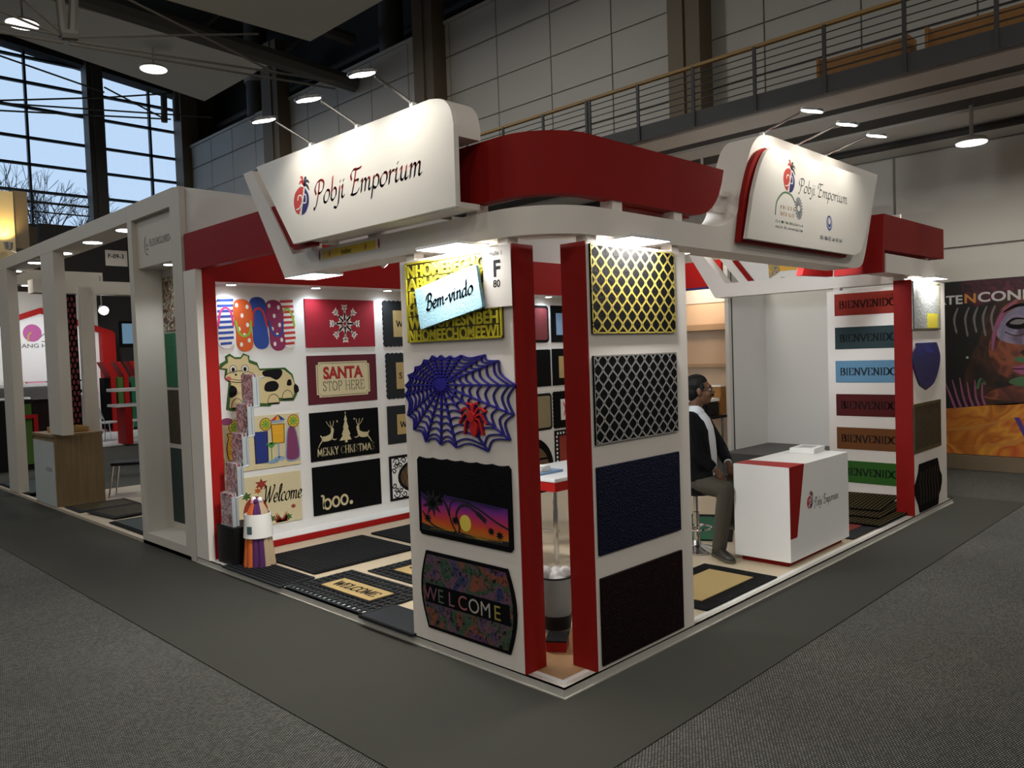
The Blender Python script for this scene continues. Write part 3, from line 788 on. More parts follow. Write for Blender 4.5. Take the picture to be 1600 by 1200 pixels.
# ------------------------------------------------------------------ large sign
GR1 = mat('logo_red', (.55, .05, .04), .5); mat('logo_blue', (.02, .02, .14), .5); mat('logo_dark', (.03, .03, .05), .5); mat('logo_grey', (.12, .14, .2), .5)
def emblem(pic, cx, cy, r, st=1.3):
    """round emblem: red half and blue half around a white curl, leaf sprays on top"""
    c0 = cx; k0 = len(pic.mb.v)
    pic.poly([p for p in cr([(cx - .16 * r, cy - .98 * r), (cx - .60 * r, cy - .66 * r), (cx - .78 * r, cy), (cx - .6 * r, cy + .64 * r), (cx - .1 * r, cy + .98 * r), (cx + .3 * r, cy + .9 * r)], 5)] + [(cx + .18 * r, cy + .1 * r), (cx - .1 * r, cy - .6 * r)], 'logo_red')
    pic.poly(cr([(cx + .42 * r, cy + .84 * r), (cx + .74 * r, cy + .3 * r), (cx + .74 * r, cy - .3 * r), (cx + .4 * r, cy - .85 * r), (cx - .04 * r, cy - r)], 5) + [(cx + .06 * r, cy - .5 * r), (cx + .28 * r, cy + .2 * r)], 'logo_blue')
    pic.up()
    pic.line(cr([(cx - .55 * r, cy - .5 * r), (cx - .2 * r, cy - .45 * r), (cx + .1 * r, cy - .05 * r), (cx + .05 * r, cy + .35 * r), (cx - .25 * r, cy + .4 * r), (cx - .35 * r, cy + .1 * r)], 6), r * .09, 'sign_white')
    pic.line(cr([(cx - .25 * r, cy - .95 * r), (cx + .1 * r, cy - .2 * r), (cx + .32 * r, cy + .8 * r)], 6), r * .09, 'sign_white')
    pic.line(cr([(cx + .08 * r, cy - .12 * r), (cx + .45 * r, cy - .2 * r), (cx + .5 * r, cy + .25 * r), (cx + .3 * r, cy + .45 * r)], 6), r * .08, 'sign_white')
    for a, m_, l_ in ((150, 'logo_red', .75), (120, 'logo_red', .9), (60, 'logo_dark', .7), (20, 'logo_dark', .75), (-20, 'logo_dark', .7)):
        a = math.radians(a); bx, by = cx + .35 * r, cy + .95 * r
        tip = (bx + l_ * r * math.cos(a) * .75, by + l_ * r * math.sin(a) - .15 * r)
        mid = (bx + l_ * r * .5 * math.cos(a) * .8, by + l_ * r * .62 * math.sin(a) + .16 * r)
        pic.line(cr([(bx, by), mid, tip], 6), [r * .05 + r * .13 * math.sin(math.pi * k / 12) for k in range(13)], m_)
    pic.mb.v[k0:] = [(c0 + (x - c0) * st, y, z) for x, y, z in pic.mb.v[k0:]]
def brand(pic, x, y, h, colours=('logo_red', 'logo_dark'), sq=1.0, w=.10):
    return pic.italic('Pobji Emporium', x, y, h, colours[0], w=w, t=.028, sl=.2, sq=sq, m2=colours[1])

SX = -.19
s1 = empty('sign', (SX, 0, 2.665)); tag(s1, 'large white sign with rounded corner and two-tone logo on the long side', 'sign')
po = [(2.235, 2.667), (.512, 2.667), (.508, 3.11)] + cr([(.508, 3.11), (.53, 3.20), (.59, 3.262), (.70, 3.29)], 5)[1:] + [(2.715, 3.29)]
one('board', lambda b: b.prism([(u, v - 2.665) for u, v in po], 0, .035, lambda u, v, n: (n, u, v)), 'sign_white', s1)
hp = [(.508, 3.05), (.508, 3.11)] + cr([(.508, 3.11), (.53, 3.20), (.59, 3.262), (.70, 3.29)], 5)[1:] + [(2.715, 3.29), (2.52, 3.05)]
one('upper_box', lambda b: b.prism([(u, v - 2.665) for u, v in hp], .036, .20, lambda u, v, n: (n, u, v)), 'white', s1, smooth=True)
one('backing', lambda b: b.prism([(2.34, -.022), (2.06, -.022), (2.10, .30), (2.58, .30)], .06, .1, lambda u, v, n: (n, u, v)), 'red', s1)
one('base_shelf', lambda b: b.prism([(2.05, .0), (.52, .0), (.52, .03), (2.05, .03)], .036, .19, lambda u, v, n: (n, u, v)), 'white', s1)
one('bracket', lambda b: b.box(.1, .19, 1.95, 2.03, -.02, .03), 'white', s1)
p = Pic(.001); emblem(p, 0.135, .28, .098); p.build('printed_emblem', s1, face_x(SX, 2.24, 2.665))
p = Pic(.001); brand(p, .29, .225, .150, sq=1.17, w=.12); p.build('printed_lettering', s1, face_x(SX, 2.24, 2.665))

# yellow country sticker on the beam
st = tag(one('sticker', lambda b: b.box(0, .75, 0, .068, 0, .002), 'paper', mw=face_x(-.001, 2.225, 2.56)), 'narrow yellow country sticker on the white beam under the large sign', 'sticker')
mat('sticker_yellow', (.78, .55, .03), .5); mat('sticker_red', (.4, .06, .03), .6)
p = Pic(.0024); p.rect(.05, .70, .004, .062, 'sticker_yellow'); p.up()
p.sans('Indien', .30, .014, .036, 'ink', bold=.02); p.ell(.15, .033, .008, .022, 'sticker_red'); p.ell(.585, .033, .008, .022, 'sticker_red')
p.ell(.02, .034, .012, .034, 'sticker_red'); p.ell(.735, .034, .012, .034, 'sticker_red'); p.build('print', st)

# ------------------------------------------------------------------ smaller sign on the other side
s2 = empty('sign', (0, -.085, 2.58)); tag(s2, 'smaller white sign with rounded corners, logo and two council emblems', 'sign')
po = [(1.925, 0), (3.74, 0)] + cr([(3.74, 0), (3.85, .02), (3.93, .06), (3.99, .14)], 5)[1:] + [(4.30, .69), (2.36, .69)] + cr([(2.36, .69), (2.25, .645), (2.165, .56), (2.10, .46), (2.03, .32)], 5)[1:]
one('board', lambda b: b.prism(po, .0, .03, lambda u, v, n: (u, n, v)), 'sign_white', s2)
po2 = [(1.90, -.02), (3.70, -.02), (4.2, .66), (2.30, .68)] + cr([(2.30, .68), (2.19, .63), (2.10, .54), (2.04, .44), (1.98, .30)], 5)[1:]
one('backing', lambda b: b.prism(po2, .045, .08, lambda u, v, n: (u, n, v)), 'red', s2)
one('bracket', lambda b: b.box(2.6, 3.3, .03, .045, .1, .5), 'red', s2)
p = Pic(.001)
SM = face_y(1.925, -.085, 2.58)
emblem(p, .65, .475, .09); p.build('printed_emblem', s2, SM)
p = Pic(.001); brand(p, .80, .415, .1, ('logo_grey', 'logo_dark'), sq=1.37, w=.11); p.build('printed_lettering', s2, SM); p = Pic(.001)
mat('council_green', (.10, .22, .12), .6); mat('council_orange', (.62, .42, .25), .6); mat('council_blue', (.02, .06, .32), .5)
p.line(cr([(.42, .20), (.45, .30), (.56, .375), (.68, .37), (.74, .32)], 6), .014, 'council_green')
for k in range(20):
    a = 2 * math.pi * k / 20
    p.line([(.80 + .025 * math.cos(a), .285 + .022 * math.sin(a)), (.80 + .065 * math.cos(a), .285 + .085 * math.sin(a))], [.006, .012], 'logo_grey')
def small_print(x0, x1, y, h, m_, seed):
    rnd = random.Random(seed); x = x0
    while x < x1:
        p.rect(x, x + .007, y, y + h * rnd.uniform(.6, 1), m_)
        if rnd.random() < .5: p.rect(x, x + .016, y + h * rnd.choice((0, .4)), y + h * .2 + h * rnd.choice((0, .4)), m_)
        x += rnd.choice((.014, .019, .022, .034))
small_print(.50, .72, .255, .035, 'council_orange', 1); small_print(.50, .72, .205, .035, 'council_orange', 2)
small_print(.42, .86, .150, .022, 'council_green', 3); small_print(.42, .86, .110, .022, 'logo_grey', 4)
p.build('council_emblem', s2, SM); p = Pic(.001)
p.ell(1.345, .225, .052, .06, 'council_blue'); p.up()
p.line(ellipse(1.345, .225, .035, .041, 18), .008, 'sign_white', True); p.ell(1.345, .235, .02, .022, 'sign_white')
small_print(1.17, 1.58, .085, .035, 'logo_grey', 5)
p.build('board_emblem', s2, SM)

# ------------------------------------------------------------------ arm lamps on the two signs
def arm_lamp(base, tip, aim, label, group):
    o = empty('arm_lamp', base); tag(o, label, 'lamp', group)
    b0 = Vector((0, 0, 0)); t0 = Vector(tip) - Vector(base)
    hd = Vector((t0.x, t0.y, 0)).normalized()
    one('clamp', lambda b: b.box(-.015, .015, -.015, .015, -.02, .015), 'plastic_white', o)
    one('arm', lambda b: b.tube([b0 + Vector((0, 0, .01)), t0], .009, 8), 'steel', o)
    c = t0 + hd * .085 - Vector((0, 0, .008))
    side = Vector((-hd.y, hd.x, 0)); nrm = (Vector((0, 0, 1)) + hd * .28).normalized(); f2 = side.cross(nrm).normalized()
    m_ = Matrix((side, f2, nrm)).transposed().to_4x4(); m_.translation = Vector(base) + c
    h = one('lamp_head', lambda b: b.prism(rrect(.12, .17, .05), 0, .017), 'steel', o, bevel=.006)
    set_mw(h, m_)
    g_ = one('glass', lambda b: b.prism(rrect(.10, .145, .04), -.004, 0), 'lamp_glow', h)
    L0 = Vector(base) + c - nrm * .02
    spot('sign_lamp_light', L0, aim, SIGN_W, 125, .8, (1, .93, .80), .04)
for k, y in enumerate((1.974, 1.43, .876)):
    arm_lamp((SX + .02, y, 3.30), (-.43, y, 3.41), (SX, y, 2.95), ('arm lamp on the large sign nearest the slanted edge', 'middle arm lamp of the three on the large sign', 'arm lamp on the large sign nearest its rounded corner')[k], 'arm lamps on the large sign')
for k, x in enumerate((2.40, 2.95, 3.48)):
    arm_lamp((x, .03, 3.385), (x, -.26 - .02 * k, 3.475), (x, 0, 3.0), ('arm lamp on the smaller sign nearest the rounded top corner', 'middle arm lamp of the three on the smaller sign', 'arm lamp on the smaller sign nearest the slanted end')[k], 'arm lamps on the smaller sign')

# small spotlights on the inner side of the beams, lighting the inside of the stand
for k, (loc, aim, pw, lb) in enumerate((((1.3, .30, 2.56), (6.3, 1.0, 1.7), 85, 'small white spotlight on the inner face of the front beam'), ((3.3, .34, 2.62), (6.55, 1.9, 2.75), 130, 'small white spotlight behind the smaller sign'), ((.30, 1.9, 2.56), (2.9, 1.2, .5), 80, 'small white spotlight on the inner face of the side beam'))):
    o = empty('track_spotlight', loc); tag(o, lb, 'lamp', 'spotlights inside the stand')
    d_ = (Vector(aim) - Vector(loc)).normalized()
    one('head', lambda b: b.tube([Vector((0, 0, 0)) - d_ * .06, d_ * .06], [.03, .042], 14), 'plastic_white', o, smooth=True)
    one('glass', lambda b: b.tube([d_ * .06, d_ * .063], .036, 14), 'lamp_glow', o)
    one('arm', lambda b: b.tube([(0, 0, 0), ((-.10, 0, .0) if k == 2 else (0, -.10, 0))], .01, 6), 'plastic_white', o)
    spot('track_spot_light', Vector(loc) + d_ * .08, aim, pw, 80, .7, (.90, .96, 1.), .04)
# ================================================================== mats on the columns and walls
def slab(name, w, h, m, mw, r=0., t=.012, label=None, group=None, bevel=.002, cat='mat'):
    """a mat lying in its own sheet plane, lower left corner at the origin"""
    poly = rrect(w, h, r, 5, w / 2, h / 2) if r else [(0, 0), (w, 0), (w, h), (0, h)]
    o = one(name, lambda b: b.prism(poly, 0, t), m, mw=mw, bevel=bevel, seg=1)
    return tag(o, label, cat, group)
def shaped(name, poly, m, mw, t, label, group=None):
    return tag(one(name, lambda b: b.prism(poly, 0, t), m, mw=mw, bevel=.002, seg=1), label, 'mat', group)
GA, GB, GC, GD, GW = 'mats on the spider web column', 'mats on the lattice column', 'mats on the far column', 'coloured mats in a row', 'mats on the display wall'
MW_, MH = .82, .495
rowz = (1.942, 1.325, .705, .082)

# ---- column with the web: brass letters mat, blue mat, web, sunset, rainbow welcome
mat('brass_dark', (.045, .036, .006), .5); mat('brass', (.62, .53, .035), .33, metal=.35)
o = slab('letter_mat', .845, .495, 'brass_dark', face_x(-.001, 1.205, 1.938), 0, .014, 'brass yellow mat of raised capital letters behind the blue mat', GA)
lines = ['NHOMEBFCHOM', 'ABHOMEEWJFI', 'JFCHOMEBHOME', 'HOMEEFCHOMJE', 'WJFHOMESNBEH', 'NHOMEFCHOMEEWI']
b_ = MB('brass')
for k, tx in enumerate(lines):
    vs, fs = font_text(tx, .03)
    x0 = min(v[0] for v in vs); x1 = max(v[0] for v in vs); kx = .80 / (x1 - x0); y0 = .495 - .012 - (k + 1) * .0795
    V_ = [(.02 + (a - x0) * kx, y0 + c * .071 / .73) for a, c in vs]
    n_ = len(V_)
    b_.add([(a, c, .021) for a, c in V_], fs)
    from collections import Counter
    ec = {}
    for f in fs:
        for i in range(len(f)):
            e = (f[i], f[(i + 1) % len(f)]); ec[e] = 1
    rim = [e for e in ec if (e[1], e[0]) not in ec]
    b_.add([(a, c, .021) for a, c in V_] + [(a, c, .013) for a, c in V_], [(i, j, j + n_, i + n_) for i, j in rim])
b_.box(0, .845, 0, .012, .012, .02); b_.box(0, .845, .483, .495, .012, .02); b_.box(0, .012, 0, .495, .012, .02); b_.box(.833, .845, 0, .495, .012, .02)
b_.build('raised_letters', o)
mat('blue_fluff', (.32, .56, .68), .95, noise=.35, nscale=90, bump=.6, bscale=160)
a = math.atan2(2.354 - 2.257, 1.071 - .522)
mw = frame((-.03, 1.035, 2.012), (0, -math.cos(a), math.sin(a)), (0, math.sin(a), math.cos(a)))
o = slab('greeting_mat', .57, .25, 'blue_fluff', mw, .012, .022, 'light blue mat with black script greeting hung askew over the brass mat', GA)
p = Pic(.0232); p.italic('Bem-vindo', .085, .10, .088, 'ink', w=.16, t=.06, sl=.22, sq=1.13, a=.6, rise=-.005); p.build('lettering', o)
# exhibitor number plate
o = tag(one('number_plate', lambda b: b.box(0, .22, 0, .335, 0, .003), 'plate_grey' if 'plate_grey' in MATS else mat('plate_grey', (.66, .62, .58), .5).name, mw=face_x(-.0235, .487, 2.108)), 'white exhibitor number plate reading F 80', 'plate')
p = Pic(.0036); p.sans('Halle 1', .06, .285, .026, 'ink'); p.sans('F', .085, .17, .092, 'ink', bold=.03); p.sans('80', .078, .11, .042, 'ink', bold=.02); p.build('lettering', o)
# web
mat('web_blue', (.016, .012, .19), .35); mat('spider_red', (.42, .012, .012), .4)
hub = Vector((.902 - .0, 1.69))
tips_px = [(.276, 1.674), (.405, 1.812), (.515, 1.846), (.715, 1.848), (.815, 1.846), (.90, 1.851), (.98, 1.851), (1.06, 1.828), (1.15, 1.785), (1.225, 1.735), (1.256, 1.67), (1.265, 1.61), (1.245, 1.48), (1.19, 1.39), (1.075, 1.32), (.93, 1.31), (.79, 1.30), (.515, 1.296), (.335, 1.37), (.30, 1.51)]
tips = [(1.27 - y, z - 1.29) for y, z in tips_px]
hb = (1.27 - .905, 1.675 - 1.29)
o = empty('web_mat', mw=face_x(-.001, 1.27, 1.29)); tag(o, 'dark blue spider web mat with a red spider', 'mat', GA)
b_ = MB('web_blue')
def strip(b, pts, w, z0, z1):
    pc = Pic(z1); pc.line(pts, w, 'web_blue')
    vs = pc.mb.v; n_ = len(vs)
    b.add(vs + [(x, y, z0) for x, y, z in vs], [f for f in pc.mb.f] + [(2 * i, 2 * i + 2, n_ + 2 * i + 2, n_ + 2 * i) for i in range(n_ // 2 - 1)] + [(2 * i + 1, 2 * i + 3, n_ + 2 * i + 3, n_ + 2 * i + 1) for i in range(n_ // 2 - 1)])
for tp in tips: strip(b_, [hb, tp], .0085, 0, .016)
b_.build('web_spokes', o)
b_ = MB('web_blue')
for fr in (.22, .33, .44, .56, .68, .80, .92, 1.0):
    for i in range(len(tips)):
        p0, p1 = tips[i], tips[(i + 1) % len(tips)]
        q0 = [hb[k] + (p0[k] - hb[k]) * fr for k in (0, 1)]; q1 = [hb[k] + (p1[k] - hb[k]) * fr for k in (0, 1)]
        md = [(q0[k] + q1[k]) / 2 for k in (0, 1)]; md = [md[k] + (hb[k] - md[k]) * .09 for k in (0, 1)]
        strip(b_, cr([tuple(q0), tuple(md), tuple(q1)], 4), .0072, 0, .0155)
b_.build('web_rings', o)
one('hub', lambda b: b.prism(ellipse(hb[0], hb[1], .055, .036, 20), 0, .018), 'web_blue', o)
sp = MB('spider_red'); cx, cy = 1.27 - .625, 1.475 - 1.29
sp.prism(ellipse(cx + .01, cy - .05, .032, .048, 18, .15), .0, .03); sp.prism(ellipse(cx - .005, cy + .015, .028, .032, 14), 0, .032)
for sgn in (-1, 1):
    for k in range(4):
        a_ = math.radians(-35 + 38 * k)
        pts = [(cx, cy), (cx + sgn * .065 * math.cos(a_), cy + .055 * math.sin(a_) + .03), (cx + sgn * .12 * math.cos(a_ - .25), cy + .11 * math.sin(a_ - .2) - .01)]
        strip(sp, cr(pts, 3), .012, 0, .024)
sp.build('spider', o)
# sunset beach mat
mat('mat_black', (.005, .005, .0055), .7, bump=.3, bscale=60, spec=.06)
pts = []
W_, H_ = .83, .50
for k in range(25): pts.append((.02 + (W_ - .04) * k / 24, H_ - .01 - .008 * abs(math.sin(k * math.pi / 4))))
poly = [(.02, 0), (W_ - .02, 0), (W_, .02), (W_, H_ - .03)] + pts[::-1] + [(0, H_ - .03), (0, .02)]
o = shaped('beach_mat', poly, 'mat_black', face_x(-.001, 1.17, .735), .012, 'black mat with a printed sunset beach and palm trees below', GA)
ramp_mat('sunset', [(0, '#1c0e14'), (.16, '#2a1410'), (.24, '#b0701a'), (.36, '#c85a10'), (.5, '#c23a2e'), (.7, '#a8266a'), (.88, '#6a2484'), (1, '#2a1250')], 'Y', .03, .28, .5, .07, 5)
mat('sun_yellow', (.75, .58, .08), .6); mat('palm_black', (.006, .004, .008), .6)
p = Pic(.0126); p.poly(cr([(.03, .035), (.42, .028), (.80, .035), (.80, .15), (.80, .24), (.55, .275), (.30, .25), (.03, .28)], 4, True)[:0] + [(.03, .03), (.80, .03), (.80, .245), (.25, .27), (.23, .20), (.03, .27)], 'sunset').up()
p.poly(ellipse(.44, .12, .05, .05, 20), 'sun_yellow').up()
p.line(cr([(.38, .04), (.385, .1), (.36, .16), (.40, .215), (.47, .225), (.55, .19), (.62, .15)], 6), [.016] * 30 + [.03] * 7, 'palm_black')
p.line(cr([(.36, .05), (.31, .12), (.30, .19), (.34, .245), (.42, .25), (.55, .22), (.70, .16), (.80, .13)], 6), .012, 'palm_black')
p.line(cr([(.23, .25), (.27, .21), (.30, .15)], 5), .02, 'palm_black'); p.line(cr([(.04, .15), (.12, .08), (.22, .055), (.36, .05)], 6), .012, 'palm_black')
for cx, cy, r in ((.14, .21, .085), (.35, .125, .03), (.66, .10, .024), (.73, .085, .026), (.09, .11, .03)):
    for k in range(9):
        a_ = 2 * math.pi * k / 9; p.line([(cx, cy), (cx + r * 1.2 * math.cos(a_), cy + r * math.sin(a_))], [.02 if r < .05 else .05, .004], 'palm_black')
p.poly([(.03, .03), (.80, .03), (.80, .06), (.55, .045), (.40, .06), (.2, .05), (.03, .075)], 'palm_black')
p.line(cr([(.1, .045), (.3, .055), (.5, .042), (.75, .05)], 6), .006, 'sun_yellow')
p.build('printed_beach', o)
# rainbow welcome mat
def barrel(w, h, bow):
    R_ = [(w - bow + bow * math.sin(math.pi * k / 12), h * k / 12) for k in range(13)]
    L_ = [(bow - bow * math.sin(math.pi * k / 12), h * k / 12) for k in range(13)]
    return L_[:1] + R_ + L_[:0:-1]
patch_mat('rainbow', ['#30265e', '#20385e', '#6a4658', '#1e5038', '#74443e', '#80452a', '#283466', '#623258'], 3.4, .35, '#0a080a', 24., .56)
o = shaped('rainbow_welcome_mat', barrel(.845, .49, .06), 'mat_black', face_x(-.001, 1.177, .146), .012, 'dark barrel-shaped welcome mat in rainbow colours at the column foot', GA)
p = Pic(.0126)
bp_ = barrel(.80, .45, .05)
p.poly([(x + .022, y + .02) for x, y in bp_], 'rainbow').up()
p.poly([(.045, .165), (.80, .165), (.795, .285), (.05, .285)], 'mat_black').up()
cols = ['#7d4a5c', '#4e5f52', '#7f5a66', '#a05a60', '#a8a29a', '#a8a29a', '#9a8a40']
for k, ch in enumerate('WELCOME'):
    mat('rw%d' % k, cols[k], .6); vs, fs = font_text(ch)
    p.sans(ch, .095 + .1 * k, .18, .09, 'rw%d' % k, align='c')
p.build('printed_pattern', o)

# ---- lattice column
def lattice(o, w, h, m, nx, p_, q, bw, zt):
    b = MB(m)
    ny = int(h / q * 2) + 2
    for j in range(ny + 1):
        cy = j * q / 2
        for i in range(nx + 2):
            cx = (i + (.5 if j % 2 else 0)) * p_ - p_ * .1
            L_ = []; n_ = 24
            for k in range(n_):
                t_ = 2 * math.pi * k / n_
                vv = -math.cos(t_) ; hh = (.43 * p_) * (.5 + .5 * math.cos(math.pi * vv)) ** .8 * (1 if math.sin(t_) > 0 else -1)
                L_.append((cx + hh, cy + vv * q * .45))
            L_ = [(min(max(x, .004), w - .004), min(max(y, .004), h - .004)) for x, y in L_]
            if max(x for x, y in L_) - min(x for x, y in L_) < .006 or max(y for x, y in L_) - min(y for x, y in L_) < .006: continue
            pc = Pic(zt); pc.line(L_, bw, m, True)
            b.add(pc.mb.v, pc.mb.f)
    b.build('raised_lattice', o)
mat('gold_line', (.66, .52, .12), .35, metal=.5); mat('silver_line', (.40, .39, .38), .45, metal=.3)
o = slab('lattice_mat', MW_, MH, 'mat_black', face_y(.312, -.001, rowz[0]), 0, .014, 'black mat with gold ogee lattice', GB); lattice(o, MW_, MH, 'gold_line', 9, MW_ / 8.7, .099, .0075, .0146)
o = slab('lattice_mat', MW_, MH, 'mat_black', face_y(.312, -.001, rowz[1]), 0, .014, 'black mat with silver grey ogee lattice', GB); lattice(o, MW_, MH, 'silver_line', 10, MW_ / 9.3, .092, .006, .0146)
mat('navy', (.003, .004, .020), .6, spec=.15, bump=.9, bscale=70, noise=.5, nscale=40); mat('maroon_black', (.008, .002, .003), .6, spec=.12, bump=.8, bscale=70, noise=.5, nscale=40)
mat('glint', (.10, .11, .22), .3, metal=.5); mat('glint2', (.10, .02, .02), .35)
def studs(o, m, n, seed):
    rnd = random.Random(seed); b = MB(m)
    for k in range(n):
        x, y = rnd.uniform(.02, .8), rnd.uniform(.02, .475); r = rnd.uniform(.0015, .0035)
        b.prism(ellipse(x, y, r, r, 5), .012, .0145)
    s_ = b.build('surface_flecks', o); s_['kind'] = 'stuff'
o = slab('tufted_mat', MW_, MH, 'navy', face_y(.314, -.001, rowz[2]), 0, .014, 'very dark navy tufted mat', GB); studs(o, 'glint', 160, 3)
o = slab('tufted_mat', MW_, MH, 'maroon_black', face_y(.318, -.001, rowz[3]), 0, .014, 'near-black maroon tufted mat at the column foot', GB); studs(o, 'glint2', 160, 4)

# ---- far column
mat('silver_sheen', (.42, .44, .43), .32, metal=.6, bump=.8, bscale=40)
o = slab('letter_mat', .83, .49, 'silver_sheen', face_y(5.405, -.001, 1.945), 0, .012, 'shiny silver relief mat with a gold letter on the far column', GC)
b_ = MB('brass'); rnd = random.Random(5)
one('rim', lambda b: (b.box(0, .83, 0, .015, .01, .018), b.box(0, .83, .475, .49, .01, .018), b.box(0, .015, .015, .475, .01, .018), b.box(.815, .83, .015, .475, .01, .018)), 'brass_dark', o)
p = Pic(.0126); p.rect(.42, .76, .02, .17, 'brass'); p.up(); p.sans('W', .47, .04, .11, 'gold_line', bold=.03); p.build('gold_letter', o)
mat('deep_blue', (.008, .009, .075), .5)
pl = [(.11, .0), (.22, -.04), (.4, -.06)]
oval = cr([(.40, 0), (.64, .06), (.80, .2), (.86, .33), (.81, .42), (.78, .455), (.74, .49)], 5)
oval = oval + [(.12, .49)] + cr([(.10, .455), (.05, .42), (.0, .33), (.06, .2), (.2, .06)], 5)
o = shaped('oval_mat', oval, 'deep_blue', face_y(5.38, -.001, 1.322), .012, 'deep blue oval mat with notched top corners on the far column', GC)
mat('deep_blue2', (.012, .016, .16), .5)
p = Pic(.0126); p.ell(.2, .4, .08, .05, 'deep_blue2'); p.ell(.5, .42, .14, .04, 'deep_blue2'); p.line(ellipse(.43, .26, .33, .2, 30), .012, 'deep_blue2', True); p.build('relief', o)
patch_mat('brown_mottle', ['#120f06', '#2a2410', '#3a3014', '#1a1608'], 14, .6)
o = slab('mottled_mat', .83, .50, 'brown_mottle', face_y(5.39, -.001, .695), .01, .012, 'dark brown mottled mat on the far column', GC)
one('border', lambda b: (b.box(0, .83, 0, .03, .01, .015), b.box(0, .83, .47, .5, .01, .015), b.box(0, .03, .03, .47, .01, .015), b.box(.8, .83, .03, .47, .01, .015)), 'brass_dark', o)
sc = [(.14, 0), (.70, 0), (.73, .10), (.78, .14), (.83, .22), (.83, .30), (.77, .36), (.74, .42), (.70, .50), (.14, .50), (.11, .42), (.06, .36), (0, .30), (0, .20), (.06, .13), (.10, .09)]
o = shaped('scalloped_mat', sc, 'mat_black', face_y(5.405, -.001, .072), .012, 'black scalloped mat with copper streaks at the far column foot', GC)
mat('copper', (.09, .045, .02), .5, metal=.3)
p = Pic(.0126)
for k in range(7): p.line(cr([(.14 + .09 * k, .08), (.16 + .09 * k, .2), (.13 + .09 * k, .3), (.17 + .09 * k, .42)], 4), .012, 'copper')
p.build('relief', o)

# ---- six coloured mats inside
for k, (c, lb) in enumerate((((.27, .022, .012), 'brick red'), ((.022, .045, .052), 'slate grey'), ((.125, .275, .43), 'sky blue'), ((.085, .004, .005), 'dark maroon'), ((.16, .055, .012), 'brown'), ((.025, .115, .010), 'green'))):
    mat('bv%d' % k, c, .9, noise=.15, nscale=80, bump=.3, bscale=300)
    mat('bvt%d' % k, tuple(v * .12 for v in c), .9)
    z = 2.155 - .392 * k
    o = slab('coloured_mat', .74, .255, 'bv%d' % k, face_x(6.284, 1.14, z), .004, .012, '%s mat with dark capital lettering, %s of the row of six' % (lb, ('topmost', 'second', 'third', 'fourth', 'fifth', 'lowest')[k]), GD)
    p = Pic(.0126); p.roman('BIENVENIDO', .055, .085, .085, 'bvt%d' % k, w=.19, t=.07, width=.635); p.build('lettering', o)

# ---- display wall mats, three columns seen plus those in the corner gap
WY = 4.529
mat('cherry', (.30, .005, .018), .8, noise=.1, nscale=50); mat('chalk', (.80, .78, .74), .85)
zr = (1.98, 1.385, .79, .222)
def wmat(name, x, z, w, h, m, label, r=.0):
    return slab(name, w, h, m, face_y(x, WY, z), r, .012, label, GW)
# flip-flops
o = empty('flip_flop_mat', mw=face_y(.295, WY, 1.965)); tag(o, 'mat shaped like five patterned flip-flop soles side by side', 'mat', GW)
mat('ff_white', (.76, .74, .70), .8); mat('ff_blue', (.02, .06, .30), .8); mat('ff_orange', (.62, .10, .015), .8); mat('ff_plum', (.25, .02, .09), .8); mat('ff_green', (.25, .42, .03), .8); mat('ff_pink', (.55, .04, .16), .8); mat('ff_red', (.5, .03, .03), .8)
def sole(cx, w, y0, y1, tilt):
    h_ = y1 - y0
    return [(cx + x * w + tilt * (y - .5) * h_, y0 + y * h_) for x, y in cr([(-.42, .12), (-.2, .0), (.2, .0), (.42, .12), (.40, .4), (.5, .72), (.38, .94), (0, 1.0), (-.38, .94), (-.5, .72), (-.40, .4)], 4, True)]
for k, (cx, w, y0, y1, tilt, basem, kind, strap) in enumerate(((.085, .19, .03, .52, .02, 'ff_white', 'ff_blue', 'ff_pink'), (.265, .20, .0, .50, -.04, 'ff_orange', 'dot', 'ff_green'), (.435, .19, .02, .525, -.06, 'ff_blue', None, 'ff_red'), (.61, .19, .0, .50, -.08, 'ff_plum', 'dot', 'ff_blue'), (.745, .17, .02, .525, -.05, 'ff_white', 'ff_red', 'ff_green'))):
    pl = sole(cx, w, y0, y1, tilt)
    s_ = one('sole', lambda b: b.prism(pl, .001 * (k % 2), .012 + .002 * (k % 2)), basem, o)
    p = Pic(.0126 + .002 * (k % 2)); hh = y1 - y0
    def half(y): 
        t_ = (y - y0) / hh; return w * (.40 if .15 < t_ < .55 else .43 if t_ < .9 and t_ > .1 else .3)
    if kind == 'dot':
        for i, (dx, dy) in enumerate(((-.2, .12), (.22, .2), (-.25, .42), (.2, .5), (-.05, .68), (.25, .85), (-.28, .88), (.0, .3))):
            p.ell(cx + dx * w + tilt * (dy - .5) * hh, y0 + dy * hh, .016, .022, 'ff_white', 14)
    elif kind:
        for i in range(9):
            y = y0 + hh * (.06 + i * .105); hw = half(y); xx = cx + tilt * ((y - y0) / hh - .5) * hh
            p.poly([(xx - hw, y - .004), (xx + hw, y + .004), (xx + hw, y + .030), (xx - hw, y + .022)], kind)
    p.up()
    ty = y0 + hh * (.78 if k in (0, 2, 4) else .28); by = y0 + hh * (.42 if k in (0, 2, 4) else .58)
    tx = cx + tilt * ((ty - y0) / hh - .5) * hh; bx = cx + tilt * ((by - y0) / hh - .5) * hh
    p.line(cr([(bx - w * .4, by), (tx - w * .28, (ty * .75 + by * .25)), (tx, ty), (tx + w * .28, (ty * .75 + by * .25)), (bx + w * .4, by)], 5), .022, strap)
    p.build('strap_print', s_)
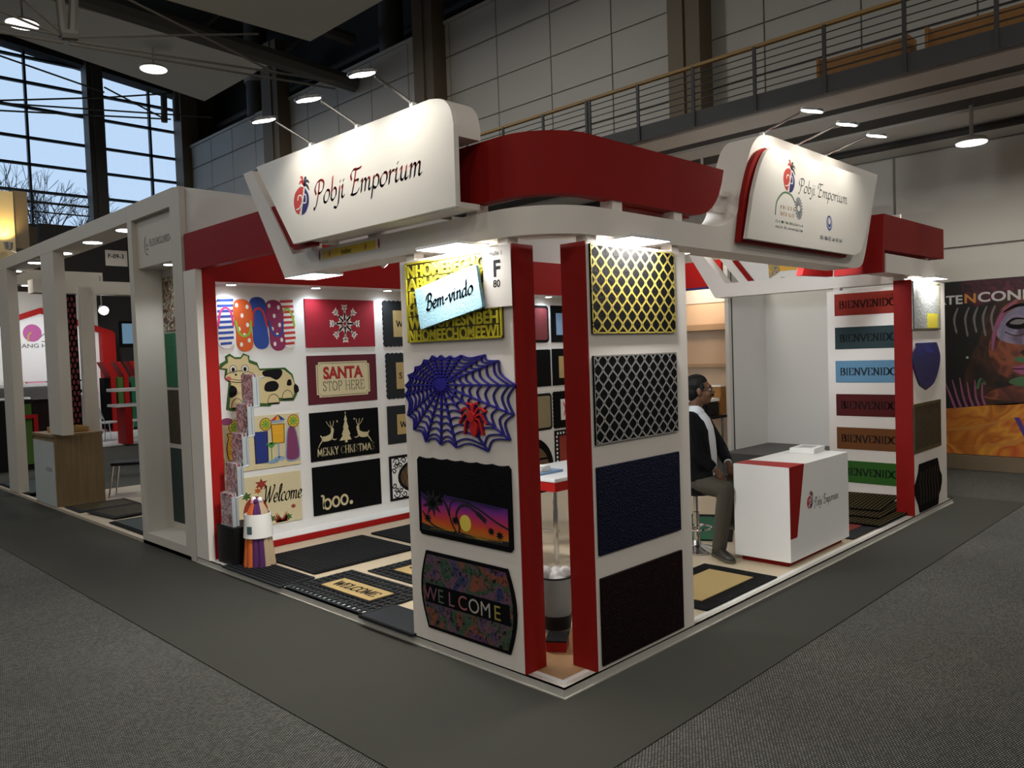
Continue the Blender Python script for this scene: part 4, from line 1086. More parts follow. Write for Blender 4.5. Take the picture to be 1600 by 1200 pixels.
# cow
mat('cow_cream', (.62, .52, .28), .85); mat('cow_edge', (.03, .10, .015), .8); mat('cow_pink', (.5, .10, .09), .8)
body = [(.04, .02), (.11, .0), (.24, .0), (.25, .04), (.50, .02), (.52, .07), (.76, .06), (.80, .12), (.82, .2), (.78, .24), (.76, .33), (.68, .40), (.46, .40), (.40, .40), (.38, .46), (.30, .49), (.30, .53), (.24, .555), (.215, .52), (.15, .52), (.10, .555), (.055, .53), (.06, .49), (.0, .46), (-.01, .41), (.05, .40), (.04, .33), (.08, .28), (.06, .15)]
o = shaped('cow_mat', body, 'cow_edge', face_y(.305, WY, 1.385), .012, 'cow-shaped mat in cream and black with a green outline', GW)
p = Pic(.0126)
sh = [(.07, .035), (.22, .03), (.25, .07), (.50, .05), (.54, .10), (.75, .09), (.79, .20), (.74, .32), (.66, .38), (.40, .38), (.37, .43), (.29, .46), (.28, .525), (.24, .535), (.21, .50), (.15, .50), (.10, .53), (.075, .52), (.08, .47), (.03, .44), (.01, .42), (.07, .41), (.06, .33), (.10, .27), (.085, .15)]
p.poly(sh, 'cow_cream').up()
for a_ in ([(.44, .375), (.62, .385), (.64, .33), (.58, .28), (.51, .31), (.44, .325)], [(.46, .17), (.56, .17), (.60, .22), (.56, .27), (.47, .26), (.44, .21)], [(.69, .22), (.74, .22), (.735, .275), (.70, .27)], [(.085, .13), (.15, .16), (.15, .22), (.10, .25), (.075, .2)], [(.77, .14), (.82, .15), (.81, .21), (.77, .22)]):
    p.poly(cr(a_, 4, True), 'ink')
for a_, b2 in (((.09, .035), (.21, .12)), ((.47, .055), (.60, .14)), ((.63, .09), (.75, .17))):
    x0, x1, y0, y1 = a_[0], b2[0], a_[1], b2[1]
    p.poly([((x0 + x1) / 2 - (x1 - x0) / 2 * math.cos(math.pi * k / 10), y0 + (y1 - y0) * math.sin(math.pi * k / 10)) for k in range(11)], 'cow_cream')
    p.up(); p.line([((x0 + x1) / 2 - (x1 - x0) / 2 * math.cos(math.pi * k / 10), y0 + (y1 - y0) * math.sin(math.pi * k / 10)) for k in range(11)], .006, 'ink'); p.rect(x0, x1, y0 - .015, y0, 'ink')
p.up(); p.ell(.19, .33, .15, .055, 'cow_cream', 24); p.up(); p.line(ellipse(.19, .33, .15, .055, 24), .006, 'ink', True)
p.ell(.075, .315, .026, .022, 'cow_pink'); p.ell(.29, .33, .026, .022, 'cow_pink'); p.ell(.15, .35, .012, .01, 'ink'); p.ell(.225, .352, .012, .01, 'ink'); p.line(cr([(.10, .31), (.19, .295), (.27, .315)], 5), .006, 'ink')
for cx in (.125, .245):
    p.ell(cx, .405, .034, .036, 'ff_white'); p.up(); p.line(ellipse(cx, .405, .034, .036, 18), .005, 'ink', True); p.ell(cx, .40, .017, .022, 'ink')
p.build('printed_cow', o)
# cocktails
o = wmat('cocktail_mat', .30, zr[2], .815, .53, 'cream', 'cream mat printed with a row of cocktail glasses')
mat('ck_yellow', (.72, .38, .02), .8); mat('ck_blue', (.012, .03, .20), .8); mat('ck_purple', (.20, .04, .12), .8); mat('ck_lime', (.45, .48, .03), .8); mat('ck_green', (.06, .28, .05), .8); mat('ck_sky', (.22, .36, .55), .8)
p = Pic(.0126)
def glass(x, w, y0, y1, m, taper=1.):
    g_ = [(x - w * taper / 2, y0), (x + w * taper / 2, y0), (x + w / 2, y1), (x - w / 2, y1)]
    p.poly(g_, m); p.up(); p.line(g_, .009, 'ink', True)
def lime(x, y, r):
    p.ell(x, y, r * 1.1, r * 1.1, 'ink'); p.up(); p.ell(x, y, r, r, 'ck_yellow'); p.up(); p.ell(x, y, r * .82, r * .82, 'ck_lime'); p.up()
    for k in range(8):
        a_ = math.pi * k / 4; p.line([(x, y), (x + r * .75 * math.cos(a_), y + r * .75 * math.sin(a_))], [.003, .014], 'ck_green')
p.poly(cr([(.05, .13), (.12, .13), (.14, .24), (.12, .34), (.13, .38), (.04, .38), (.05, .34), (.03, .24)], 4, True), 'ck_yellow').up(); p.line(cr([(.05, .13), (.12, .13), (.14, .24), (.12, .34), (.13, .38), (.04, .38), (.05, .34), (.03, .24)], 4, True), .008, 'ink', True)
for cx, cy in ((.07, .2), (.1, .16), (.08, .28)): p.line([(cx - .014, cy - .014), (cx + .014, cy - .014), (cx + .014, cy + .014), (cx - .014, cy + .014)], .004, 'ink', True)
p.line([(.085, .13), (.085, .06)], .016, 'ck_sky'); p.ell(.085, .05, .055, .02, 'ck_sky'); lime(.12, .44, .06); p.ell(.04, .50, .06, .035, 'ck_purple')
glass(.385, .14, .06, .37, 'ck_blue', .95); lime(.44, .44, .058)
glass(.57, .14, .24, .43, 'ck_yellow', .9); p.poly([(.50, .45), (.64, .45), (.64, .47), (.50, .47)], 'ck_sky')
for k, m_ in enumerate(('ff_red', 'ck_yellow', 'ck_blue')): p.poly([(.575, .53), (.49 + .055 * k, .47), (.545 + .055 * k, .47)], m_)
glass(.49, .03, .24, .25, 'ck_green'); p.poly([(.43, .25), (.55, .25), (.49, .19)], 'ck_green').up(); p.line([(.49, .19), (.49, .07)], .008, 'ck_green'); p.line([(.57, .24), (.57, .09)], .014, 'ck_sky'); p.ell(.50, .06, .06, .016, 'ck_sky'); p.ell(.57, .085, .06, .022, 'ck_sky')
p.poly(cr([(.66, .06), (.78, .06), (.80, .16), (.76, .38), (.68, .38), (.65, .16)], 4, True), 'ck_purple').up(); p.line(cr([(.66, .06), (.78, .06), (.80, .16), (.76, .38), (.68, .38), (.65, .16)], 4, True),   .012, 'ck_sky', True)
lime(.745, .45, .06)
p.build('printed_glasses', o)
# autumn welcome
o = wmat('autumn_mat', .305, zr[3], .80, .505, 'cream', 'cream mat with script welcome, red pumpkin and leaves')
mat('leaf_red', (.28, .03, .012), .8); mat('leaf_green', (.05, .12, .015), .8); mat('leaf_orange', (.45, .09, .01), .8)
p = Pic(.0126)
p.ell(.29, .15, .13, .16, 'leaf_red', 26); p.up(); p.italic('Welcome', .37, .225, .17, 'ink', w=.09, t=.03, sl=.25, sq=.70)
def leaf(x, y, r, m, seed):
    rnd = random.Random(seed); p.poly([(x + r * (1 if k % 2 else .5) * math.cos(2 * math.pi * k / 12), y + r * .8 * (1 if k % 2 else .5) * math.sin(2 * math.pi * k / 12)) for k in range(12)], m)
leaf(.36, .42, .075, 'leaf_red', 1); leaf(.32, .36, .045, 'leaf_orange', 2); leaf(.70, .15, .035, 'leaf_red', 3); leaf(.45, .06, .06, 'leaf_green', 4); leaf(.40, .02, .05, 'leaf_red', 5); leaf(.64, .05, .05, 'leaf_green', 6)
leaf(.06, .42, .05, 'leaf_green', 7); leaf(.2, .32, .06, 'leaf_green', 8)
for k in range(9): p.poly([(.50 + .012 * k, .0 + .01), (.535 + .012 * k, .01), (.48 + .018 * k, .09 + .03 * math.sin(k))], 'leaf_red')
p.build('printed_leaves', o)
# snowflake
o = wmat('snowflake_mat', 1.235, zr[0], .865, .505, 'cherry', 'cherry red mat with a white snowflake')
p = Pic(.0126); c_ = (.48, .25)
for k in range(8):
    a_ = math.pi * k / 4; ca, sa = math.cos(a_), math.sin(a_)
    T = lambda r, s_: (c_[0] + .93 * (r * ca - s_ * sa), c_[1] + r * sa + s_ * ca)
    p.line([T(.02, 0), T(.20, 0)], .02, 'chalk')
    for r in (.135, .165):
        p.line([T(r, 0), T(r + .035, .035)], .013, 'chalk'); p.line([T(r, 0), T(r + .035, -.035)], .013, 'chalk')
    a2 = math.pi / 8
    p.poly([T(.02, 0), T(.075, .028), T(.125, 0), T(.075, -.028)], 'chalk')
p.build('snowflake', o)
# santa
mat('plaid', (.10, .006, .014), .85)
def plaid():
    m = MATS['plaid']; nt = m.node_tree; b = nt.nodes['Principled BSDF']
    tc = nt.nodes.new('ShaderNodeTexCoord'); ck = nt.nodes.new('ShaderNodeTexChecker'); ck.inputs['Scale'].default_value = 62
    ck.inputs['Color1'].default_value = (.16, .006, .02, 1); ck.inputs['Color2'].default_value = (.03, .004, .008, 1)
    nt.links.new(tc.outputs['Object'], ck.inputs['Vector']); nt.links.new(ck.outputs[0], b.inputs['Base Color'])
plaid()
o = wmat('plaid_mat', 1.235, zr[1], .865, .51, 'plaid', 'dark red plaid mat with a cream ticket reading santa stop here')
p = Pic(.0126)
tk = []
for sx, sy in ((1, -1), (1, 1), (-1, 1), (-1, -1)):
    cx, cy = .435 + sx * .335, .255 + sy * .185
    q = [(cx - sx * .0, cy - sy * .03), (cx - sx * .028, cy - sy * .028), (cx - sx * .03, cy)]
    tk += q if sx * sy > 0 else q[::-1]
p.poly(tk, 'cream').up(); p.line([(.435 + (x - .435) * .95, .255 + (y - .255) * .92) for x, y in tk], .005, 'ink', True)
mat('santa_red', (.36, .02, .02), .85)
p.sans('SANTA', .185, .265, .125, 'santa_red', bold=.045, width=.50); p.roman('STOP HERE', .175, .135, .10, 'ink', w=.07, t=.05, width=.52, serif=.12)
p.build('printed_ticket', o)
# merry christmas
o = wmat('christmas_mat', 1.235, zr[2], .865, .51, 'mat_black', 'black mat with a cream tree, two leaping deer and merry christmas')
mat('cream_print', (.58, .50, .30), .9)
p = Pic(.0126)
p.poly([(.35, .19), (.50, .19), (.475, .245), (.49, .25), (.46, .32), (.47, .325), (.445, .40), (.455, .405), (.435, .47), (.415, .405), (.425, .40), (.40, .325), (.41, .32), (.38, .25), (.395, .245)][0:], 'cream_print')
p.rect(.42, .45, .165, .19, 'cream_print'); p.poly([(.435, .50), (.445, .475), (.425, .475)], 'cream_print')
for sx, ox in ((1, .19), (-1, .665)):
    T = lambda pts: [(ox + sx * x, y) for x, y in pts]
    p.poly(T(cr([(-.05, .205), (.02, .20), (.07, .22), (.085, .27), (.095, .31), (.085, .335), (.06, .33), (.055, .28), (.0, .255), (-.05, .25)], 3, True)), 'cream_print')
    p.line(T([(-.045, .215), (-.075, .18), (-.10, .14)]), [.016, .01, .007], 'cream_print'); p.line(T([(.06, .225), (.105, .205), (.125, .215)]), [.014, .009, .006], 'cream_print'); p.line(T([(-.05, .24), (-.07, .265)]), .012, 'cream_print')
    for dx in (-.03, .0, .03): p.line(T(cr([(.07, .33), (.06 + dx, .37), (.05 + dx * 1.5, .41)], 4)), .007, 'cream_print')
p.ell(.33, .40, .008, .011, 'cream_print'); p.ell(.545, .41, .008, .011, 'cream_print')
p.roman('MERRY CHRISTMAS', .075, .05, .085, 'cream_print', w=.13, t=.05, width=.72, serif=.16)
p.build('printed_deer', o)
# boo
o = wmat('boo_mat', 1.24, zr[3], .86, .51, 'mat_black', 'black mat with small cream word boo in the corner')
p = Pic(.0126); p.line([(.12, .06), (.12, .20)], .024, 'cream_print'); p.line([(.09, .20), (.12, .20)], .02, 'cream_print')
for cx, cy in ((.165, .105), (.27, .115), (.375, .12)): p.line(ellipse(cx, cy, .04, .05, 22), .024, 'cream_print', True)
p.ell(.46, .08, .022, .022, 'cream_print', 12); p.build('lettering', o)
# third column: scalloped frames with coir centres
mat('slate_rubber', (.018, .021, .024), .7, spec=.2, bump=.2, bscale=80)
def scallop(w, h, r, n, m_):
    out = []
    for (x0, y0, x1, y1, k) in ((0, 0, w, 0, n), (w, 0, w, h, m_), (w, h, 0, h, n), (0, h, 0, 0, m_)):
        dx, dy = x1 - x0, y1 - y0; L_ = math.hypot(dx, dy); nx, ny = dy / L_, -dx / L_
        for i in range(k * 4):
            t_ = i / (k * 4); b2 = abs(math.sin(t_ * k * math.pi)) * r
            out.append((x0 + dx * t_ + nx * b2, y0 + dy * t_ + ny * b2))
    return out
def coir_mat(x, z, w, h, scal, letter, label, r=.0):
    if scal: o = shaped('framed_coir_mat', scallop(w, h, .012, 14, 9), 'slate_rubber', face_y(x, WY, z), .012, label, GW)
    else: o = wmat('framed_coir_mat', x, z, w, h, 'slate_rubber', label, r)
    one('coir_centre', lambda b: b.box(.13, w - .13, .10, h - .10, .012, .016), 'coir', o)
    p = Pic(.0168)
    if letter: p.roman(letter, .17, h / 2 - .035, .07, 'ink', w=.18, t=.05, width=w - .34 if len(letter) > 2 else None)
    p.build('lettering', o)
coir_mat(2.225, zr[0], .84, .50, True, 'WELCOME', 'slate scalloped coir mat at the top beside the snowflake mat')
o_ = coir_mat(2.24, zr[1] + .005, .83, .50, True, 'S', 'slate scalloped coir mat in the second row beside the plaid mat')
coir_mat(2.225, zr[2] + .08, .84, .43, False, 'WELCOME', 'plain framed coir mat in the third row beside the deer mat')
o = wmat('scroll_mat', 2.225, zr[3], .84, .51, 'black_rubber', 'black openwork scroll mat with brown oval centre beside the boo mat')
p = Pic(.0126); p.rect(.03, .81, .03, .48, 'panel_white').up()
for (sx, sy) in ((1, 1), (-1, 1), (1, -1), (-1, -1)):
    for (ox, oy, r) in ((.32, .18, .05), (.22, .19, .04), (.36, .08, .035), (.13, .20, .035), (.33, .13, .03), (.27, .14, .03)):
        pts = [(.42 + sx * (ox + r * (1 - k / 22) * math.cos(k * .42)), .255 + sy * (oy + r * (1 - k / 22) * math.sin(k * .42))) for k in range(18)]
        p.line(pts, .014, 'black_rubber')
p.ell(.42, .255, .31, .20, 'black_rubber', 30); p.up(); mat('brown_pile', (.13, .075, .03), .95, noise=.2, nscale=80); p.ell(.42, .255, .27, .165, 'brown_pile', 30); p.up()
for k in range(-4, 5): p.line([(.42 + .06 * k - .06, .12), (.42 + .06 * k + .06, .39)], .006, 'ink'); p.line([(.42 + .06 * k + .06, .12), (.42 + .06 * k - .06, .39)], .006, 'ink')
p.build('scrollwork', o)
# mats seen through the corner gap
mat('gap_red', (.16, .02, .025), .8, noise=.15, nscale=30); mat('gap_tan', (.26, .21, .12), .85, noise=.1, nscale=50)
o = wmat('ribbed_mat', 4.15, zr[0], .83, .50, 'black_rubber', 'black edged red mat at the top, seen through the corner gap', .05); one('pile', lambda b: b.prism(rrect(.76, .43, .04, 5, .415, .25), .012, .016), 'gap_red', o)
o = wmat('framed_mat', 5.03, zr[0] + .0, .86, .505, 'mat_black', 'black mat with pale centre at the top, seen through the corner gap'); one('pile', lambda b: b.box(.10, .76, .1, .4, .012, .016), 'ck_sky', o)
o = wmat('plain_mat', 4.15, zr[1], .845, .50, 'mat_black', 'plain black mat in the second row, seen through the corner gap')
o = wmat('framed_mat', 5.03, zr[1], .86, .505, 'mat_black', 'black mat with coir centre in the second row, seen through the corner gap'); one('pile', lambda b: b.box(.13, .73, .1, .4, .012, .016), 'coir', o)
o = wmat('ribbed_mat', 4.15, zr[2], .84, .50, 'black_rubber', 'black edged tan mat in the third row, seen through the corner gap', .05); one('pile', lambda b: b.prism(rrect(.77, .43, .03, 5, .42, .25), .012, .016), 'gap_tan', o)
o = shaped('scalloped_mat', scallop(.86, .49, .014, 14, 9), 'mat_black', face_y(5.03, WY, zr[2] + .01), .012, 'black scalloped mat with pale centre in the third row, seen through the corner gap', GW)
one('pile', lambda b: b.box(.14, .72, .1, .39, .012, .016), 'ff_white', o); p = Pic(.0168); [p.line(cr([(.2 + .1 * k, .16), (.23 + .1 * k, .26), (.19 + .1 * k, .34)], 4), .02, 'ff_red') for k in range(5)]; p.build('motif', o)
o = shaped('half_round_mat', [(.0, 0), (.84, 0)] + [(.42 + .42 * math.cos(math.pi * k / 20), .04 + .42 * math.sin(math.pi * k / 20)) for k in range(21)], 'mat_black', face_y(4.15, WY, zr[3] + .02), .012, 'black half-round mat in the lowest row, seen through the corner gap', GW)
p = Pic(.0126); p.poly([(.1, .05), (.74, .05)] + [(.42 + .32 * math.cos(math.pi * k / 16), .05 + .3 * math.sin(math.pi * k / 16)) for k in range(17)], 'brown_pile'); p.up(); p.rect(.1, .74, .15, .18, 'mat_black'); p.build('pile', o)
o = wmat('openwork_mat', 5.03, zr[3] - .02, .86, .56, 'black_rubber', 'black openwork mat with rust red centre in the lowest row, seen through the corner gap'); p = Pic(.0126)
for k in range(13):
    p.ell(.06 + .062 * k, .04, .018, .018, 'panel_white', 10); p.ell(.06 + .062 * k, .52, .018, .018, 'panel_white', 10)
for k in range(8): p.ell(.04, .08 + .056 * k, .018, .018, 'panel_white', 10); p.ell(.82, .08 + .056 * k, .018, .018, 'panel_white', 10)
p.rect(.09, .77, .08, .48, 'leaf_red'); p.build('pattern', o)
# ================================================================== counter, seated man, furniture, floor mats
ct = empty('counter', (2.87, .104, PZ)); tag(ct, 'white reception counter with red corner wedge and logo', 'counter')
one('body', lambda b: b.box(0, 1.15, 0, .49, .045, .81), 'panel_white', ct, bevel=.002, seg=1)
one('plinth', lambda b: b.box(.05, 1.10, .05, .45, 0, .045), 'red', ct)
one('red_wedge', lambda b: b.prism([(0.0, .235), (.115, .235), (.262, .8105), (0.0, .8105)], -.0025, 0, lambda u, v, n: (u, n, v)), 'red', ct)
one('red_top_strip', lambda b: b.prism([(0.0, -.0025), (.262, -.0025), (.235, .49), (.03, .49)], .81, .8125), 'red_lit', ct)
p = Pic(.001); emblem(p, .36, .48, .055); p.build('printed_emblem', ct, face_y(2.87, .104, PZ)); p = Pic(.001); brand(p, .44, .43, .075, ('logo_grey', 'logo_dark'), sq=.98, w=.10); p.build('printed_lettering', ct, face_y(2.87, .104, PZ))
o = empty('magazine_stack', (3.72, .28, PZ + .8125), .1); tag(o, 'small stack of white catalogues on the counter top', 'catalogue')
for k in range(4):
    one('catalogue', lambda b: b.box(.004 * k, .30 + .002 * k, .003 * (k % 2), .22, .011 * k, .011 * k + .0095), 'paper', o, bevel=.001, seg=1)
mat('cover_grey', (.35, .36, .40), .4)
one('cover_print', lambda b: b.box(.09, .24, .05, .17, .0428, .0434), 'cover_grey', o)

# bar stool
sx_, sy_ = 2.96, 1.02
o = empty('bar_stool', (sx_, sy_, PZ)); tag(o, 'chrome bar stool with round base under the seated man', 'stool')
one('base', lambda b: b.lathe([(.19, 0), (.19, .008), (.15, .022), (.05, .05), (.03, .09)], 28), 'chrome', o, smooth=True)
one('column', lambda b: b.lathe([(.028, .05), (.028, .34), (.02, .345), (.02, .52)], 18), 'chrome', o, smooth=True)
one('footrest', lambda b: (b.tube([(.13 * math.cos(t_), .13 * math.sin(t_) , .20) for t_ in [2 * math.pi * k / 20 for k in range(21)]], .01, 8), b.tube([(-.13, 0, .2), (.13, 0, .2)], .009, 6)), 'chrome', o, smooth=True)
one('seat', lambda b: b.lathe([(.12, .50), (.18, .51), (.185, .545), (.16, .56), (.05, .558)], 26), 'black', o, smooth=True)

# ------------------------------------------------------------------ seated man
mat('skin', (.115, .052, .026), .5, noise=.12, nscale=12); mat('hair_black', (.005, .0045, .005), .6, spec=.2); mat('suit', (.005, .0055, .0075), .85, bump=.15, bscale=300, spec=.15)
mat('shirt', (.62, .64, .68), .7, noise=.05, nscale=6); mat('trouser', (.062, .055, .040), .85, noise=.1, nscale=20); mat('shoe_leather', (.028, .024, .021), .45); mat('sole', (.10, .085, .06), .7)
HC = Vector((3.020, .995, 1.462)); F = Vector((.64, -.768, 0)).normalized(); Rr = Vector((F.y, -F.x, 0)); U = Vector((0, 0, 1))
HS = 1.10
def HP(f, r, u): return HC + F * f * HS + Rr * r * HS + U * u * HS
def orient(c, f, r, u, n=16, m=10):
    f, r, u = f * HS, r * HS, u * HS
    rings = []
    for i in range(m + 1):
        t_ = math.pi * i / m; q = max(.02, math.sin(t_))
        rings.append([c + F * (f * q * math.cos(2 * math.pi * k / n)) + Rr * (r * q * math.sin(2 * math.pi * k / n)) - U * (u * math.cos(t_)) for k in range(n)])
    return rings
def limb(b, pts, rad):
    pts = [Vector(p) for p in pts]
    P_, R_ = [], []
    for i in range(len(pts) - 1):
        for k in range(5):
            t_ = k / 5; P_.append(pts[i].lerp(pts[i + 1], t_)); R_.append(rad[i] * (1 - t_) + rad[i + 1] * t_)
    P_.append(pts[-1]); R_.append(rad[-1])
    for p_, r_ in zip(P_, R_): b.ball(p_, r_, n=12, m=8)
    for i in range(len(pts) - 1): b.tube([pts[i], pts[i + 1]], [rad[i], rad[i + 1]], 12)
def remesh(o, v, it=4):
    m = o.modifiers.new('remesh', 'REMESH'); m.mode = 'VOXEL'; m.voxel_size = v; m.use_smooth_shade = True
    s_ = o.modifiers.new('smooth', 'SMOOTH'); s_.iterations = it; s_.factor = .5
RSH, LSH = Vector((2.845, 1.005, 1.215)), Vector((3.215, 1.095, 1.205))
REL, LEL = Vector((2.80, .90, .93)), Vector((3.31, .96, .915))
RWR, LWR = Vector((2.862, .757, .80)), Vector((3.155, .80, .812))
RH, LH = Vector((2.91, .965, .665)), Vector((3.075, 1.045, .665))
RK, LK = Vector((2.865, .66, .635)), Vector((3.145, .71, .615))
RA, LA = Vector((2.84, .725, .14)), Vector((3.20, .84, .30))
b = MB('skin')
b.loft(orient(HP(-.018, 0, .036), .098, .076, .088)); b.loft(orient(HP(.028, 0, -.03), .066, .060, .085)); b.loft(orient(HP(.05, 0, -.078), .042, .042, .034)); b.loft(orient(HP(.068, 0, .03), .026, .052, .03))
limb(b, [HP(.092, 0, .022), HP(.112, 0, -.012), HP(.104, 0, -.022)], [.011, .015, .014]); b.loft(orient(HP(.088, 0, -.05), .016, .026, .012)); b.loft(orient(HP(.086, 0, -.062), .014, .022, .009))
for s_ in (-1, 1):
    b.loft(orient(HP(-.008, .076 * s_, -.008), .018, .010, .032)); b.loft(orient(HP(.06, .038 * s_, -.03), .026, .022, .026)); b.ball(HP(.098, .013 * s_, -.022), .011)
limb(b, [HP(-.02, 0, -.06), HP(-.03, 0, -.13), Vector((2.995, 1.03, 1.24))], [.058, .058, .07])
limb(b, [(2.99, 1.04, 1.2), (2.985, 1.05, 1.0), (2.985, 1.02, .72)], [.11, .115, .12])
limb(b, [RSH, REL, RWR], [.05, .04, .028]); limb(b, [LSH, LEL, LWR], [.05, .04, .028]); limb(b, [Vector((2.99, 1.04, 1.2)), RSH], [.07, .05]); limb(b, [Vector((2.99, 1.04, 1.2)), LSH], [.07, .05])
limb(b, [Vector((2.985, 1.02, .70)), RH, RK, RA], [.1, .07, .05, .035]); limb(b, [Vector((2.985, 1.02, .70)), LH, LK, LA], [.1, .07, .05, .035])
def hand(w, d, s):
    d = d.normalized(); s = (s - d * s.dot(d)).normalized(); n_ = d.cross(s)
    limb(b, [w, w + d * .045, w + d * .085], [.026, .032, .030]); limb(b, [w + d * .05 + s * .02, w + d * .085 + s * .022], [.02, .016]); limb(b, [w + d * .05 - s * .02, w + d * .085 - s * .02], [.02, .015])
    for k, (off, l_) in enumerate(((-.030, .060), (-.010, .072), (.011, .076), (.031, .068))):
        a_ = w + d * .088 + s * off
        limb(b, [a_, a_ + d * l_ * .5 + s * off * .12, a_ + d * l_ * .85 - n_ * .018 + s * off * .12, a_ + d * l_ * .98 - n_ * .042 + s * off * .1], [.0105, .0095, .0088, .0078])
    t0 = w + d * .03 + s * .03
    limb(b, [t0, t0 + d * .03 + s * .026 - n_ * .01, t0 + d * .062 + s * .022 - n_ * .024], [.013, .011, .009])
hand(RWR + Vector((.006, -.012, -.012)), Vector((.30, -.35, -.75)), F * .4 + Rr * -.9)
hand(LWR + Vector((-.006, -.012, -.012)), Vector((-.35, -.30, -.72)), F * .4 + Rr * .9)
man = b.build('person'); remesh(man, .0062, 3)
tag(man, 'seated man in black suit jacket, white shirt, olive trousers and spectacles', 'person')
# hair, moustache, spectacles
b = MB('hair_black')
b.loft(orient(HP(-.030, 0, .048), .096, .081, .086)); b.loft(orient(HP(-.055, 0, -.01), .060, .074, .075)); b.loft(orient(HP(-.02, 0, .07), .088, .074, .066))
for s_ in (-1, 1): b.loft(orient(HP(.012, .070 * s_, .030), .022, .010, .030))
h = b.build('hair', man); remesh(h, .007, 3)
one('moustache', lambda b: b.loft(orient(HP(.108, 0, -.038), .012, .032, .010)), 'hair_black', man, smooth=True)
for s_ in (-1, 1): one('eyebrow', lambda b: b.tube([HP(.092, .014 * s_, .034), HP(.090, .032 * s_, .038), HP(.078, .050 * s_, .032)], .005, 6), 'hair_black', man, smooth=True)
mat('eye_white', (.45, .42, .38), .3)
for s_ in (-1, 1):
    e_ = one('eye', lambda b: b.ball(HP(.079, .031 * s_, .012), .0125), 'eye_white', man, smooth=True)
    one('pupil', lambda b: b.ball(HP(.088, .031 * s_, .012), .006), 'hair_black', e_)
def specs(b):
    for s_ in (-1, 1):
        b.tube([HP(.104 - .006 * abs(math.sin(t_)), .034 * s_ + .025 * math.cos(t_), .010 + .018 * math.sin(t_)) for t_ in [2 * math.pi * k / 16 for k in range(17)]], .0018, 5)
        b.tube([HP(.10, .060 * s_, .014), HP(.03, .078 * s_, .016), HP(-.012, .080 * s_, .008)], .0018, 5)
    b.tube([HP(.104, -.009, .014), HP(.11, 0, .018), HP(.104, .009, .014)], .0018, 5)
one('spectacles', specs, 'steel', man)
# clothes
T0 = Vector((2.985, 1.035, 0))
def ring(z, f, r, df=0., dr=0.): return [T0 + F * (df + f * math.cos(t_)) + Rr * (dr + r * math.sin(t_)) + U * z for t_ in [2 * math.pi * k / 28 for k in range(28)]]
b = MB('suit')
b.loft([ring(.60, .14, .19, .0), ring(.70, .155, .205, .0), ring(.85, .14, .195, .01), ring(1.0, .135, .20, .005), ring(1.12, .13, .205, .0), ring(1.20, .105, .18, -.01), ring(1.255, .075, .11, -.02), ring(1.285, .062, .075, -.025)])
limb(b, [RSH + Vector((.01, 0, -.01)), REL, RWR + (REL - RWR) * .22], [.080, .062, .048]); limb(b, [LSH + Vector((-.01, 0, -.01)), LEL, LWR + (LEL - LWR) * .22], [.080, .062, .048])
limb(b, [Vector((2.99, 1.03, 1.19)), RSH + Vector((.02, 0, 0))], [.09, .078]); limb(b, [Vector((2.99, 1.03, 1.19)), LSH + Vector((-.02, 0, 0))], [.09, .078])
limb(b, [RH + U * .06, RH.lerp(RK, .35) + U * .05], [.105, .06]); limb(b, [LH + U * .06, LH.lerp(LK, .35) + U * .05], [.105, .06])
jk = b.build('jacket', man); remesh(jk, .010, 3)
b = MB('shirt')
def front(z, w, f): return [T0 + F * (f * math.cos(a_) + .006) + Rr * (w * math.sin(a_)) + U * z for a_ in [-1.57 + 3.14 * k / 10 for k in range(11)]] + [T0 + Rr * w * .8 + U * z, T0 - Rr * w * .8 + U * z]
b.loft([front(.70, .075, .174), front(.80, .10, .188), front(.92, .13, .188), front(1.04, .148, .180), front(1.14, .145, .164), front(1.22, .115, .134), front(1.27, .08, .095)])
sh_ = b.build('shirt', man, smooth=True)
def collar(b):
    for k, (z, e_) in enumerate(((1.30, .066),)):
        pts = [HP(-.03, 0, 0) * 1 for _ in range(1)]
    cpt = Vector((HC.x, HC.y, 0)) - F * .028
    rings = []
    for k in range(25):
        t_ = -2.75 + 5.5 * k / 24
        f_, r_ = math.cos(t_), math.sin(t_); dip = .055 * max(0, f_) ** 1.5
        c0 = cpt + F * (.066 * f_) + Rr * (.064 * r_)
        rings.append([c0 + U * (1.335 - dip * .8), cpt + F * (.088 * f_) + Rr * (.088 * r_) + U * (1.272 - dip * 1.3), cpt + F * (.082 * f_) + Rr * (.082 * r_) + U * (1.262 - dip * 1.3), cpt + F * (.058 * f_) + Rr * (.056 * r_) + U * (1.325 - dip * .8)])
    b.loft(rings)
one('collar', collar, 'shirt', man, smooth=True)
for a_, e_ in ((RWR, REL), (LWR, LEL)):
    d_ = (e_ - a_).normalized()
    one('cuff', lambda b: b.tube([a_ + d_ * .012, a_ + d_ * .055], [.034, .038], 14), 'shirt', man, smooth=True)
b = MB('trouser')
limb(b, [RH, RK, RA + U * .01], [.098, .076, .062]); limb(b, [LH, LK, LA], [.098, .076, .058]); limb(b, [RH + U * .01, LH + U * .01], [.11, .11])
tr = b.build('trousers', man); remesh(tr, .010, 3)
